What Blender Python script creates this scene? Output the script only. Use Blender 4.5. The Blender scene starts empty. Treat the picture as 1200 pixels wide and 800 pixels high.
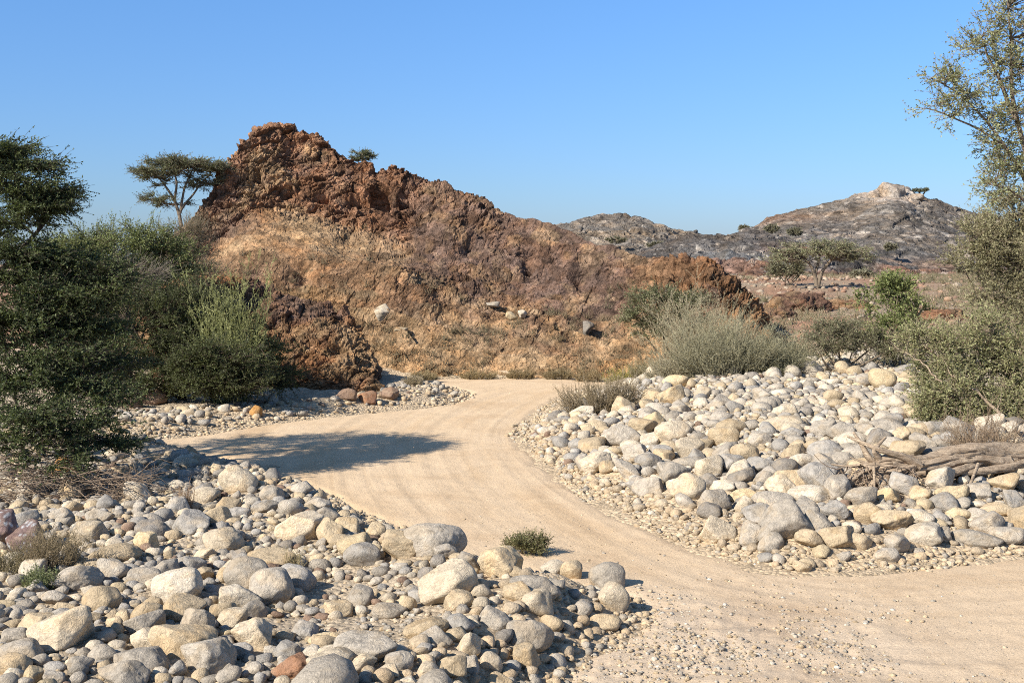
import bpy, bmesh, math, random
import numpy as np
from mathutils import Vector

rng = np.random.default_rng(7)
random.seed(7)
SC = bpy.context.scene
COL = SC.collection
FPX = 1449.0            # focal length in photo pixels (1200 wide)
HOR = 310.0             # horizon row
CZ = 4.0                # camera height, metres
f32 = np.float32

# ------------------------------------------------------------------ noise
def _h(ix, iy, iz, seed):
    with np.errstate(over='ignore'):
        h = (ix.astype(np.uint32)*np.uint32(374761393) + iy.astype(np.uint32)*np.uint32(668265263)
             + iz.astype(np.uint32)*np.uint32(2246822519) + np.uint32((seed*3266489917) & 0xffffffff))
        h = (h ^ (h >> np.uint32(15)))*np.uint32(2246822519)
        h = (h ^ (h >> np.uint32(13)))*np.uint32(3266489917)
        h = h ^ (h >> np.uint32(16))
    return h

def _u(h):
    return (h & np.uint32(0xffffff)).astype(f32)/f32(0x1000000)

def vnoise(p, seed=0):
    p = np.asarray(p, f32)
    i = np.floor(p).astype(np.int64); f = p - i
    w = f*f*f*(f*(f*6-15)+10)
    out = np.zeros(p.shape[0], f32)
    for dx in (0, 1):
        wx = w[:, 0] if dx else 1-w[:, 0]
        for dy in (0, 1):
            wy = w[:, 1] if dy else 1-w[:, 1]
            for dz in (0, 1):
                wz = w[:, 2] if dz else 1-w[:, 2]
                out += _u(_h(i[:, 0]+dx, i[:, 1]+dy, i[:, 2]+dz, seed))*wx*wy*wz
    return out*2-1

_R = np.array([[0.0, 0.8, 0.6], [-0.8, 0.36, -0.48], [-0.6, -0.48, 0.64]], f32)
def fbm(p, oct=4, seed=0, gain=0.5, ridged=False):
    p = np.asarray(p, f32); a = 1.0; s = np.zeros(p.shape[0], f32); t = 0
    for o in range(oct):
        n = vnoise(p, seed+o*17)
        if ridged: n = 1-2*np.abs(n)
        s += a*n; t += a; a *= gain
        p = (p @ _R)*2.03 + 11.3
    return s/t

def worley(p, seed=0, vec=False):
    """F1, F2 and the random number of the nearest cell."""
    p = np.asarray(p, f32); n = p.shape[0]
    i = np.floor(p).astype(np.int64)
    F1 = np.full(n, 9., f32); F2 = np.full(n, 9., f32); ID = np.zeros(n, f32); Q = np.zeros((n, 3), f32)
    for dx in (-1, 0, 1):
        for dy in (-1, 0, 1):
            for dz in (-1, 0, 1):
                cx, cy, cz = i[:, 0]+dx, i[:, 1]+dy, i[:, 2]+dz
                h = _h(cx, cy, cz, seed)
                h2 = _h(cx+7, cy+3, cz+5, seed+1)
                qx = cx + (h & np.uint32(1023)).astype(f32)/1023. - p[:, 0]
                qy = cy + ((h >> np.uint32(10)) & np.uint32(1023)).astype(f32)/1023. - p[:, 1]
                qz = cz + ((h >> np.uint32(20)) & np.uint32(1023)).astype(f32)/1023. - p[:, 2]
                d = (qx*qx+qy*qy+qz*qz).astype(f32)
                m = d < F1
                F2 = np.where(m, F1, np.minimum(F2, d))
                F1 = np.where(m, d, F1)
                ID = np.where(m, _u(h2), ID)
                if vec: Q[m] = np.stack([qx[m], qy[m], qz[m]], 1)
    if vec: return np.sqrt(F1), np.sqrt(F2), ID, Q
    return np.sqrt(F1), np.sqrt(F2), ID

def sm(x, a=0., b=1.):
    t = np.clip((np.asarray(x)-a)/(b-a), 0, 1)
    return t*t*(3-2*t)

def p3(x, y, z=None):
    x = np.asarray(x, f32).ravel(); y = np.asarray(y, f32).ravel()
    z = np.zeros_like(x) if z is None else np.asarray(z, f32).ravel()
    return np.stack([x, y, z], 1)

# ------------------------------------------------------------------ mesh helpers
def mk(name, V, F, mat, parent=None, col=None, smooth=True, attrs=None, midx=None):
    """One mesh object from arrays; F is one (n,k) array or a list of them."""
    V = np.asarray(V, f32)
    Fs = F if isinstance(F, list) else [F]
    Fs = [np.asarray(a, np.int32) for a in Fs if len(a)]
    me = bpy.data.meshes.new(name)
    me.vertices.add(len(V)); me.vertices.foreach_set('co', V.ravel())
    idx = np.concatenate([a.ravel() for a in Fs])
    sizes = np.concatenate([np.full(len(a), a.shape[1], np.int32) for a in Fs])
    starts = np.concatenate([[0], np.cumsum(sizes)[:-1]]).astype(np.int32)
    me.loops.add(len(idx)); me.loops.foreach_set('vertex_index', idx)
    me.polygons.add(len(sizes)); me.polygons.foreach_set('loop_start', starts)
    me.polygons.foreach_set('use_smooth', np.full(len(sizes), smooth, bool))
    mats = mat if isinstance(mat, (list, tuple)) else [mat]
    for m in mats: me.materials.append(m)
    if midx is not None: me.polygons.foreach_set('material_index', np.asarray(midx, np.int32))
    if col is not None:
        c = np.ones((len(V), 4), f32); c[:, :3] = col
        at = me.color_attributes.new('Col', 'FLOAT_COLOR', 'POINT'); at.data.foreach_set('color', c.ravel())
    for k, a in (attrs or {}).items():
        at = me.attributes.new(k, 'FLOAT_VECTOR', 'POINT'); at.data.foreach_set('vector', np.asarray(a, f32).ravel())
    me.update(calc_edges=True)
    o = bpy.data.objects.new(name, me); COL.objects.link(o)
    if parent is not None: o.parent = parent
    return o

def tag(o, label=None, cat=None, group=None, kind=None):
    if label: o['label'] = label
    if cat: o['category'] = cat
    if group: o['group'] = group
    if kind: o['kind'] = kind
    return o

def empty(name, loc):
    o = bpy.data.objects.new(name, None); o.location = loc; o.empty_display_size = 0.3
    COL.objects.link(o); return o

def grid_faces(nr, nc):
    a = np.arange(nr*nc).reshape(nr, nc)
    return np.stack([a[:-1, :-1], a[:-1, 1:], a[1:, 1:], a[1:, :-1]], -1).reshape(-1, 4)

_ico = {}
def ico(n):
    if n not in _ico:
        bm = bmesh.new(); bmesh.ops.create_icosphere(bm, subdivisions=n, radius=1)
        V = np.array([v.co[:] for v in bm.verts], f32)
        F = np.array([[v.index for v in f.verts] for f in bm.faces], np.int32); bm.free()
        _ico[n] = (V/np.linalg.norm(V, axis=1, keepdims=True), F)
    return _ico[n]

def tubes(P, R, sides=5):
    """n polylines of m points (n,m,3) with radii (n,m) -> open tubes."""
    P = np.asarray(P, f32); n, m, _ = P.shape
    T = np.gradient(P, axis=1); T /= np.linalg.norm(T, axis=2, keepdims=True)+1e-9
    mt = np.abs(T.mean(axis=1)); ax = np.argmin(mt, axis=1); ref = np.broadcast_to(np.eye(3, dtype=f32)[ax][:, None, :], T.shape)
    A = np.cross(T, ref); A /= np.linalg.norm(A, axis=2, keepdims=True)+1e-9
    B = np.cross(T, A)
    th = np.arange(sides)*2*np.pi/sides
    V = P[:, :, None, :] + R[:, :, None, None]*(np.cos(th)[None, None, :, None]*A[:, :, None, :] + np.sin(th)[None, None, :, None]*B[:, :, None, :])
    a = np.arange(n*m*sides).reshape(n, m, sides)
    b = np.roll(a, -1, axis=2)
    F = np.stack([a[:, :-1], b[:, :-1], b[:, 1:], a[:, 1:]], -1).reshape(-1, 4)
    return V.reshape(-1, 3), F

def joinVF(L):
    Vs, Fs, o = [], [], 0
    for V, F in L:
        Vs.append(V); Fs.append(F+o); o += len(V)
    return np.concatenate(Vs), np.concatenate(Fs)

def W(px, py, d):
    """the point seen at photo pixel (px,py) at depth d metres"""
    return np.array([(px-600)/FPX*d, d, CZ-(py-HOR)/FPX*d])

def proj(x, y, z):
    return 600+FPX*x/y, HOR-FPX*(z-CZ)/y

# ------------------------------------------------------------------ materials
def newmat(name):
    m = bpy.data.materials.new(name); m.use_nodes = True
    nt = m.node_tree; nt.nodes.clear()
    out = nt.nodes.new('ShaderNodeOutputMaterial')
    return m, nt, out

def N(nt, typ, **kw):
    n = nt.nodes.new(typ)
    for k, v in kw.items():
        if k in n.inputs.keys() if isinstance(k, str) else False: n.inputs[k].default_value = v
        else: setattr(n, k, v)
    return n

def noise_node(nt, vec, scale, detail=6, rough=0.6, dist=0.0):
    n = nt.nodes.new('ShaderNodeTexNoise')
    n.inputs['Scale'].default_value = scale; n.inputs['Detail'].default_value = detail
    n.inputs['Roughness'].default_value = rough; n.inputs['Distortion'].default_value = dist
    if vec is not None: nt.links.new(vec, n.inputs['Vector'])
    return n

def ramp(nt, fac, stops):
    r = nt.nodes.new('ShaderNodeValToRGB'); e = r.color_ramp.elements
    while len(e) > 1: e.remove(e[-1])
    e[0].position = stops[0][0]; e[0].color = (*stops[0][1], 1)
    for p, c in stops[1:]:
        k = e.new(p); k.color = (*c, 1)
    nt.links.new(fac, r.inputs['Fac']); return r

def mix(nt, a, b, fac, mode='MIX'):
    n = nt.nodes.new('ShaderNodeMix'); n.data_type = 'RGBA'; n.blend_type = mode
    for s, v in ((6, a), (7, b)):
        if isinstance(v, tuple): n.inputs[s].default_value = (*v, 1)
        else: nt.links.new(v, n.inputs[s])
    if isinstance(fac, (int, float)): n.inputs[0].default_value = fac
    else: nt.links.new(fac, n.inputs[0])
    return n.outputs[2]

def bump(nt, height, dist, strength=1.0, normal=None):
    b = nt.nodes.new('ShaderNodeBump'); b.inputs['Strength'].default_value = strength
    b.inputs['Distance'].default_value = dist
    nt.links.new(height, b.inputs['Height'])
    if normal is not None: nt.links.new(normal, b.inputs['Normal'])
    return b.outputs['Normal']

def bsdf(nt, out, color, rough=0.9, normal=None, spec=0.2):
    b = nt.nodes.new('ShaderNodeBsdfPrincipled')
    nt.links.new(color, b.inputs['Base Color']); b.inputs['Roughness'].default_value = rough
    b.inputs['Specular IOR Level'].default_value = spec
    if normal is not None: nt.links.new(normal, b.inputs['Normal'])
    nt.links.new(b.outputs[0], out.inputs['Surface']); return b

def attr(nt, name='Col'):
    a = nt.nodes.new('ShaderNodeAttribute'); a.attribute_name = name; return a

def gray(v): return (v, v, v)

def mat_stone():
    m, nt, out = newmat('river_stone')
    tc = nt.nodes.new('ShaderNodeTexCoord').outputs['Object']
    geo = nt.nodes.new('ShaderNodeNewGeometry').outputs['Position']
    c = attr(nt).outputs['Color']
    n1 = noise_node(nt, geo, 9, 8, 0.7, 0.6)
    c = mix(nt, c, ramp(nt, n1.outputs['Fac'], [(0.3, gray(.62)), (0.5, gray(1.0)), (0.72, gray(1.22))]).outputs[0], 1.0, 'MULTIPLY')
    n2 = noise_node(nt, geo, 55, 6, 0.8)
    c = mix(nt, c, ramp(nt, n2.outputs['Fac'], [(0.33, gray(.70)), (0.5, gray(1.0)), (0.7, gray(1.10))]).outputs[0], 1.0, 'MULTIPLY')
    n4 = noise_node(nt, geo, 3.1, 4, 0.6, 1.0)
    c = mix(nt, c, (0.48, 0.375, 0.25), ramp(nt, n4.outputs['Fac'], [(0.52, gray(0)), (0.72, gray(.4))]).outputs[0])
    b = bump(nt, n2.outputs['Fac'], 0.009, 0.6)
    n3 = noise_node(nt, geo, 16, 6, 0.7, 1.2)
    b = bump(nt, n3.outputs['Fac'], 0.05, 0.8, b)
    bsdf(nt, out, c, 0.93, b, 0.15); return m

def mat_hill(name, s=1.0, bd=0.25):
    m, nt, out = newmat(name)
    geo = nt.nodes.new('ShaderNodeNewGeometry').outputs['Position']
    c = attr(nt).outputs['Color']
    n1 = noise_node(nt, geo, 1.3/s, 10, 0.75, 0.8)
    c = mix(nt, c, ramp(nt, n1.outputs['Fac'], [(0.32, gray(.5)), (0.5, gray(1.0)), (0.7, gray(1.35))]).outputs[0], 1.0, 'MULTIPLY')
    n2 = noise_node(nt, geo, 7/s, 8, 0.8, 0.4)
    c = mix(nt, c, ramp(nt, n2.outputs['Fac'], [(0.34, gray(.42)), (0.5, gray(1.0)), (0.68, gray(1.45))]).outputs[0], 1.0, 'MULTIPLY')
    n4 = noise_node(nt, geo, 0.6/s, 6, 0.7, 1.0)
    c = mix(nt, c, mix(nt, c, (1.12, 0.98, 0.84), 1.0, 'MULTIPLY'), ramp(nt, n4.outputs['Fac'], [(0.45, gray(0)), (0.62, gray(1))]).outputs[0])
    b = bump(nt, n2.outputs['Fac'], bd*0.6, 1.0)
    v = nt.nodes.new('ShaderNodeTexVoronoi'); v.feature = 'F1'; v.inputs['Scale'].default_value = 2.6/s
    nw = noise_node(nt, geo, 3/s, 4, 0.6)
    add = nt.nodes.new('ShaderNodeVectorMath'); add.operation = 'MULTIPLY_ADD'
    nt.links.new(nw.outputs['Color'], add.inputs[0]); add.inputs[1].default_value = (.5*s, .5*s, .5*s); nt.links.new(geo, add.inputs[2])
    nt.links.new(add.outputs[0], v.inputs['Vector'])
    b = bump(nt, v.outputs['Distance'], bd*1.2, 0.7, b)
    bsdf(nt, out, c, 0.95, b, 0.1); return m

def mat_ground():
    m, nt, out = newmat('gravelly_ground')
    geo = nt.nodes.new('ShaderNodeNewGeometry').outputs['Position']
    c = attr(nt).outputs['Color']
    n1 = noise_node(nt, geo, 1.2, 10, 0.75, 0.5)
    c = mix(nt, c, ramp(nt, n1.outputs['Fac'], [(0.3, gray(.7)), (0.5, gray(1.0)), (0.7, gray(1.2))]).outputs[0], 1.0, 'MULTIPLY')
    v = nt.nodes.new('ShaderNodeTexVoronoi'); v.inputs['Scale'].default_value = 17; nt.links.new(geo, v.inputs['Vector'])
    hs = nt.nodes.new('ShaderNodeSeparateColor'); nt.links.new(v.outputs['Color'], hs.inputs[0])
    c = mix(nt, c, ramp(nt, hs.outputs[0], [(0.0, gray(.7)), (1.0, gray(1.25))]).outputs[0], 1.0, 'MULTIPLY')
    n2 = noise_node(nt, geo, 45, 6, 0.8)
    c = mix(nt, c, ramp(nt, n2.outputs['Fac'], [(0.32, gray(.6)), (0.5, gray(1.0)), (0.7, gray(1.25))]).outputs[0], 1.0, 'MULTIPLY')
    b = bump(nt, v.outputs['Distance'], -0.035, 0.9)
    b = bump(nt, n2.outputs['Fac'], 0.02, 0.9, b)
    bsdf(nt, out, c, 0.95, b, 0.1); return m

def mat_road():
    m, nt, out = newmat('graded_dirt')
    geo = nt.nodes.new('ShaderNodeNewGeometry').outputs['Position']
    fl = attr(nt, 'flow').outputs['Vector']
    c = attr(nt).outputs['Color']
    mp = nt.nodes.new('ShaderNodeMapping'); mp.inputs['Scale'].default_value = (5.0, 0.13, 1); nt.links.new(fl, mp.inputs['Vector'])
    n1 = noise_node(nt, mp.outputs[0], 1.0, 6, 0.65, 0.3)
    c = mix(nt, c, ramp(nt, n1.outputs['Fac'], [(0.3, (.94, .925, .905)), (0.5, gray(1.0)), (0.72, gray(1.035))]).outputs[0], 1.0, 'MULTIPLY')
    n3 = noise_node(nt, geo, 0.55, 7, 0.65, 0.6)
    c = mix(nt, c, ramp(nt, n3.outputs['Fac'], [(0.3, (.86, .82, .78)), (0.5, gray(1.0)), (0.72, (1.06, 1.07, 1.09))]).outputs[0], 1.0, 'MULTIPLY')
    n2 = noise_node(nt, geo, 28, 8, 0.8)
    c = mix(nt, c, ramp(nt, n2.outputs['Fac'], [(0.3, gray(.78)), (0.5, gray(1.0)), (0.7, gray(1.12))]).outputs[0], 1.0, 'MULTIPLY')
    # loose chips pressed into the surface
    v = nt.nodes.new('ShaderNodeTexVoronoi'); v.inputs['Scale'].default_value = 14; nt.links.new(geo, v.inputs['Vector'])
    chip = ramp(nt, v.outputs['Distance'], [(0.12, gray(1)), (0.2, gray(0))]).outputs[0]
    np_ = noise_node(nt, geo, 1.1, 3, 0.6)
    gate = ramp(nt, np_.outputs['Fac'], [(0.50, gray(0)), (0.68, gray(1))]).outputs[0]
    cg = mix(nt, chip, gate, 1.0, 'MULTIPLY')
    hs = nt.nodes.new('ShaderNodeSeparateColor'); nt.links.new(v.outputs['Color'], hs.inputs[0])
    chipc = ramp(nt, hs.outputs[0], [(0, (.30, .25, .19)), (0.5, (.5, .42, .32)), (1, (.62, .54, .43))]).outputs[0]
    c = mix(nt, c, chipc, cg)
    b = bump(nt, n2.outputs['Fac'], 0.022, 0.9)
    b = bump(nt, n1.outputs['Fac'], 0.02, 0.5, b)
    b = bump(nt, cg, 0.02, 0.8, b)
    bsdf(nt, out, c, 0.95, b, 0.1); return m

def mat_leaf(name='leaf', trans=0.25):
    m, nt, out = newmat(name)
    c = attr(nt).outputs['Color']
    d = nt.nodes.new('ShaderNodeBsdfPrincipled'); d.inputs['Roughness'].default_value = 0.6; d.inputs['Specular IOR Level'].default_value = 0.25
    nt.links.new(c, d.inputs['Base Color'])
    t = nt.nodes.new('ShaderNodeBsdfTranslucent'); nt.links.new(mix(nt, c, (1.2, 1.25, .6), 1.0, 'MULTIPLY'), t.inputs['Color'])
    x = nt.nodes.new('ShaderNodeMixShader'); x.inputs[0].default_value = trans
    nt.links.new(d.outputs[0], x.inputs[1]); nt.links.new(t.outputs[0], x.inputs[2])
    nt.links.new(x.outputs[0], out.inputs['Surface']); return m

def mat_bark(name, lo, hi, scale=14, stretch=(1, 1, 0.25)):
    m, nt, out = newmat(name)
    tc = nt.nodes.new('ShaderNodeTexCoord').outputs['Object']
    mp = nt.nodes.new('ShaderNodeMapping'); mp.inputs['Scale'].default_value = stretch; nt.links.new(tc, mp.inputs['Vector'])
    n = noise_node(nt, mp.outputs[0], scale, 8, 0.7, 0.5)
    c = ramp(nt, n.outputs['Fac'], [(0.3, lo), (0.7, hi)]).outputs[0]
    bsdf(nt, out, c, 0.9, bump(nt, n.outputs['Fac'], 0.05, 1.0), 0.15); return m

M_STONE = mat_stone(); M_GROUND = mat_ground(); M_ROAD = mat_road()
M_HILL = mat_hill('weathered_rock', 1.0, 0.21)
M_FARHILL = mat_hill('far_rock', 4.0, 0.7)
M_LEAF = mat_leaf(); M_DRY = mat_leaf('dry_stem', 0.12)
M_BARK = mat_bark('acacia_bark', (.10, .075, .05), (.25, .2, .15))
M_DBARK = mat_bark('dark_bark', (.045, .035, .027), (.12, .09, .065))
M_LOG = mat_bark('bleached_wood', (.19, .13, .087), (.57, .45, .32), 20, (0.14, 1.3, 1.3))
M_TWIG = mat_bark('dead_twig', (.16, .11, .075), (.34, .26, .19))

# ------------------------------------------------------------------ the road outline, on the ground
ROADPX = [(1900, 560), (1500, 622), (1200, 649), (1080, 661), (1000, 668), (920, 669), (860, 655), (800, 633), (740, 606), (690, 580), (650, 553),
          (618, 524), (612, 503), (628, 486), (650, 470), (672, 460), (705, 450), (760, 446), (860, 443.5), (860, 440), (760, 440.5), (690, 441.5), (560, 442.5), (430, 443.5),
          (432, 446.5), (500, 449), (540, 456), (548, 464), (522, 474), (440, 482), (330, 493), (255, 504), (215, 512), (100, 522), (95, 530), (190, 528),
          (250, 538), (330, 560), (400, 592), (450, 617), (520, 648), (590, 672), (660, 690), (725, 703), (752, 712), (745, 730), (690, 775), (630, 830), (560, 930), (480, 1100),
          (700, 1500), (1500, 1500), (2600, 900)]
def _close_smooth(P, n=2):
    P = np.array(P, float)
    for _ in range(n):
        Q = np.roll(P, -1, 0)
        P = np.stack([0.75*P+0.25*Q, 0.25*P+0.75*Q], 1).reshape(-1, 2)
    return P
_pp = np.array(ROADPX, float)
_y = CZ*FPX/(_pp[:, 1]-HOR); _x = (_pp[:, 0]-600)/FPX*_y
ROAD = _close_smooth(np.stack([_x, _y], 1), 2)

def inpoly(x, y, P):
    x = np.asarray(x); y = np.asarray(y); c = np.zeros(x.shape, bool)
    a = P; b = np.roll(P, -1, 0)
    for (x0, y0), (x1, y1) in zip(a, b):
        if y0 == y1: continue
        t = ((y0 > y) != (y1 > y)) & (x < (x1-x0)*(y-y0)/(y1-y0)+x0)
        c ^= t
    return c

GX0, GX1, GY0, GY1, GR = -26., 34., -2., 62., 0.1
_gx = np.arange(GX0, GX1+GR/2, GR); _gy = np.arange(GY0, GY1+GR/2, GR)
_X, _Y = np.meshgrid(_gx, _gy)
_d = np.full(_X.shape, 1e9)
for (x0, y0), (x1, y1) in zip(ROAD, np.roll(ROAD, -1, 0)):
    ex, ey = x1-x0, y1-y0; L = ex*ex+ey*ey+1e-12
    t = np.clip(((_X-x0)*ex+(_Y-y0)*ey)/L, 0, 1)
    _d = np.minimum(_d, (_X-x0-t*ex)**2+(_Y-y0-t*ey)**2)
SDF = np.sqrt(_d)*np.where(inpoly(_X, _Y, ROAD), -1, 1)

def sdf(x, y):
    x = np.asarray(x, float); y = np.asarray(y, float)
    fx = np.clip((x-GX0)/GR, 0, len(_gx)-1.001); fy = np.clip((y-GY0)/GR, 0, len(_gy)-1.001)
    i = fx.astype(int); j = fy.astype(int); u = fx-i; v = fy-j
    s = SDF[j, i]*(1-u)*(1-v)+SDF[j, i+1]*u*(1-v)+SDF[j+1, i]*(1-u)*v+SDF[j+1, i+1]*u*v
    out = np.hypot(x-np.clip(x, GX0, GX1), y-np.clip(y, GY0, GY1))
    return s+out*np.sign(s)

def H(x, y):
    """ground height"""
    x = np.asarray(x, float); y = np.asarray(y, float); sh = x.shape
    s = sdf(x, y); so = np.clip(s, 0, None)
    z = 0.22*sm(so/1.1)+0.02*np.minimum(so, 10)
    right = sm(x, 0.2, 1.5)*sm(y, 14, 17)
    z = z + right*0.42*sm((so-0.6)/5)
    # low ridge of the near left bank
    z = z + 0.18*np.exp(-((so-1.2)/0.8)**2)*(1-right)*(1-sm(y, 26, 30))
    z = z + np.clip(y-35, 0, 55)*0.036*sm(so/6)
    z = z + 0.02*np.clip(y-120, 0, 400)*sm(so/6)*0.2
    n = fbm(p3(x*0.45, y*0.45), 3, 5).reshape(sh); n2 = fbm(p3(x*1.7, y*1.7), 3, 9).reshape(sh)
    z = z + (0.16*n+0.05*n2)*sm(so/1.0)
    return z + np.where(s < 0, 0.02*n*sm(-s/2), 0)

def ground_at(px, py):
    """point of the ground seen at a photo pixel"""
    px = np.atleast_1d(np.asarray(px, float)); py = np.atleast_1d(np.asarray(py, float))
    k = (px-600)/FPX; q = (py-HOR)/FPX
    d = CZ/np.maximum(q, 1e-3)
    for _ in range(25):
        z = H(k*d, d); d = 0.5*d+0.5*np.clip((CZ-z)/np.maximum(q, 1e-3), 4, 90)
    return k*d, d, H(k*d, d)

# ------------------------------------------------------------------ ground sheet
na1, na2 = 620, 130
ang = np.concatenate([np.linspace(-0.62, 0.62, na1), np.linspace(0.62, 2*np.pi-0.62, na2)[1:-1]])
rad = np.concatenate([[0.6], np.geomspace(2.5, 70, 520), np.geomspace(70, 4000, 60)[1:]])
A, R_ = np.meshgrid(ang, rad)
X = R_*np.sin(A); Y = R_*np.cos(A)
S = sdf(X, Y)
S2 = S+0.22*fbm(p3(X*1.3, Y*1.3), 5, 3, .6).reshape(X.shape)
Z = H(X, Y)-0.07*sm(-S2, 0, 0.35)
Z = Z+0.025*fbm(p3(X*6, Y*6), 3, 21).reshape(X.shape)*sm(S, 0, .4)
nr, nc = X.shape
Fg = []
a = np.arange(nr*nc).reshape(nr, nc); b = np.roll(a, -1, 1)
Fg = np.stack([a[:-1], a[1:], b[1:], b[:-1]], -1).reshape(-1, 4)
V = np.stack([X, Y, Z], -1).reshape(-1, 3)
ctr = len(V); V = np.concatenate([V, [[0, 0, V[0, 2]]]])
tri = np.stack([np.full(nc, ctr), a[0], b[0]], 1)
dirt = np.array([.50, .385, .255]); grav = np.array([.43, .345, .245]); red = np.array([.33, .195, .122]); greyf = np.array([.32, .245, .17])
sv = S.ravel(); dv = Y.ravel(); xv = X.ravel()
n1 = fbm(p3(xv*.35, dv*.35), 4, 31); n2 = fbm(p3(xv*.06, dv*.06), 4, 33)
w = sm(sv+0.7*n1, 0.4, 1.8)[:, None]
c = dirt*(1-w)+grav*w
w2 = sm(dv, 42, 52)[:, None]
wr = (sm(n2+0.25*sm(dv, 50, 75)-.25*sm(dv, 95, 120)+.4*n1, -0.05, 0.3)*(1-.7*sm(xv/np.maximum(dv, 1), .28, .36)))[:, None]
c = c*(1-w2)+w2*(greyf*(1-wr)+red*wr)
c = np.concatenate([c, [dirt]])
tag(mk('ground', V, [Fg, tri], M_GROUND, col=c), 'tan gravelly wadi ground under the stones and scrub', 'ground', kind='structure')

# ------------------------------------------------------------------ dirt road
u = np.linspace(-0.60, 0.60, 760); r = np.geomspace(3.2, 46, 620)
U, R_ = np.meshgrid(u, r); X = U*R_; Y = R_
S = sdf(X, Y); S2 = S+0.22*fbm(p3(X*1.3, Y*1.3), 5, 3, .6).reshape(X.shape)
# flow coordinates: distance to and along the right-hand edge
RE = np.array([(1900, 640), (1300, 668), (1000, 690), (920, 680), (860, 660), (800, 636), (740, 606), (690, 580), (650, 553), (622, 524), (616, 503), (632, 486), (655, 471), (690, 458), (760, 450), (900, 445)], float)
ry = CZ*FPX/(RE[:, 1]-HOR); RE = np.stack([(RE[:, 0]-600)/FPX*ry, ry], 1)
for _ in range(3):
    q = np.stack([.75*RE[:-1]+.25*RE[1:], .25*RE[:-1]+.75*RE[1:]], 1).reshape(-1, 2); RE = np.concatenate([RE[:1], q, RE[-1:]])
bd = np.full(X.shape, 1e9); bl = np.zeros(X.shape); acc = 0.
for (x0, y0), (x1, y1) in zip(RE[:-1], RE[1:]):
    ex, ey = x1-x0, y1-y0; L = math.hypot(ex, ey)+1e-9
    t = np.clip(((X-x0)*ex+(Y-y0)*ey)/L**2, 0, 1)
    d2 = (X-x0-t*ex)**2+(Y-y0-t*ey)**2; m = d2 < bd
    bd = np.where(m, d2, bd); bl = np.where(m, acc+t*L, bl); acc += L
bd = np.sqrt(bd)
rut = fbm(p3(bd*3.2, bl*0.10), 4, 41).reshape(X.shape)
Z = H(X, Y)+0.009*rut+0.010*fbm(p3(X*5, Y*5), 3, 43).reshape(X.shape)
for b0_ in (.75, 2.25, 3.0, 4.5):
    wob = .18*fbm(p3(bl*.12, bl*0+b0_), 3, 49).reshape(X.shape)
    gt = sm(fbm(p3(bl*.25, bl*0+b0_*3), 3, 50).reshape(X.shape), -.35, .25)
    Z = Z-gt*.007*np.exp(-((bd-b0_-wob)/.16)**2)+.004*np.exp(-((np.abs(bd-b0_-wob)-.26)/.09)**2)
Z = Z-0.09*sm(S2, -0.35, 0.1)
wedge = np.exp(-((X-1.9)/2.6)**2-((Y-12.6)/2.3)**2)       # loose gravel thrown up between the tracks
Z = Z+wedge*(0.05+0.05*fbm(p3(X*4, Y*4), 4, 45).reshape(X.shape))
ROADZ = Z; ROADK = (u[0], u[1]-u[0]); ROADR = (math.log(r[0]), math.log(r[1]/r[0]))
def roadz(x, y):
    i = np.clip(np.round((x/y-ROADK[0])/ROADK[1]).astype(int), 0, ROADZ.shape[1]-1); j = np.clip(np.round((np.log(y)-ROADR[0])/ROADR[1]).astype(int), 0, ROADZ.shape[0]-1)
    return ROADZ[j, i]
Fr = grid_faces(*X.shape)
keep = (S.ravel()[Fr] < 0.5).any(1)
Fr = Fr[keep]; used = np.unique(Fr); remap = np.zeros(X.size, np.int32); remap[used] = np.arange(len(used))
V = np.stack([X, Y, Z], -1).reshape(-1, 3)[used]
sandy = np.array([.595, .445, .29]); pale = np.array([.60, .47, .335]); och = np.array([.53, .37, .215])
nn = fbm(p3(bd*1.1, bl*.12), 4, 47)[used][:, None]
c = sandy*(1-sm(nn, .0, .5)*.5)+och*sm(nn, .0, .5)*.5
ww = np.clip(wedge.ravel()[used]*1.3, 0, 1)[:, None]; c = c*(1-ww)+pale*ww*0.92
tag(mk('dirt_road', V, remap[Fr], M_ROAD, col=c, attrs={'flow': np.stack([bd.ravel()[used], bl.ravel()[used], bd.ravel()[used]*0], 1)}),
    'pale sandy graded dirt road bending between the stone banks', 'road', kind='structure')

# ------------------------------------------------------------------ hills
def relief(u, bd, bz, tpy, td, g, nr, nb, back, drop):
    """slope rising from depth bd (height bz) to a skyline at photo row tpy and depth td, with a far side"""
    t = np.linspace(0, 1, nr)[:, None]
    bpy_ = HOR-FPX*(bz-CZ)/bd
    k_ = np.exp(-np.linspace(-2.5, 2.5, 121)**2); k_ /= k_.sum()
    ts = np.convolve(np.pad(tpy, 60, mode='reflect', reflect_type='odd'), k_, 'valid')
    py = bpy_+(ts-bpy_)*t+(tpy-ts)*t**5; d = bd+(td-bd)*g(t, u)
    z = CZ-(py-HOR)/FPX*d
    s = np.linspace(0, 1, nb+1)[1:, None]
    d2 = td+back*s; z2 = z[-1]-(z[-1]-drop)*(0.15*s+.85*s**1.5)
    D = np.concatenate([d, d2]); Zz = np.concatenate([z, z2]); Uu = np.broadcast_to(u, D.shape)
    T = np.concatenate([np.broadcast_to(t, d.shape), np.broadcast_to(1+s, d2.shape)])
    PY = np.concatenate([py, HOR-FPX*(z2-CZ)/d2])
    return np.stack([(Uu-600)/FPX*D, D, Zz], -1), np.array(Uu), T, PY

def gnormals(P):
    a = np.gradient(P, axis=1); b = np.gradient(P, axis=0); n = np.cross(a, b)
    n /= np.linalg.norm(n, axis=2, keepdims=True)+1e-9
    return np.where(n[..., 2:3] < 0, -n, n) if n[..., 2].mean() < 0 else n

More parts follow.
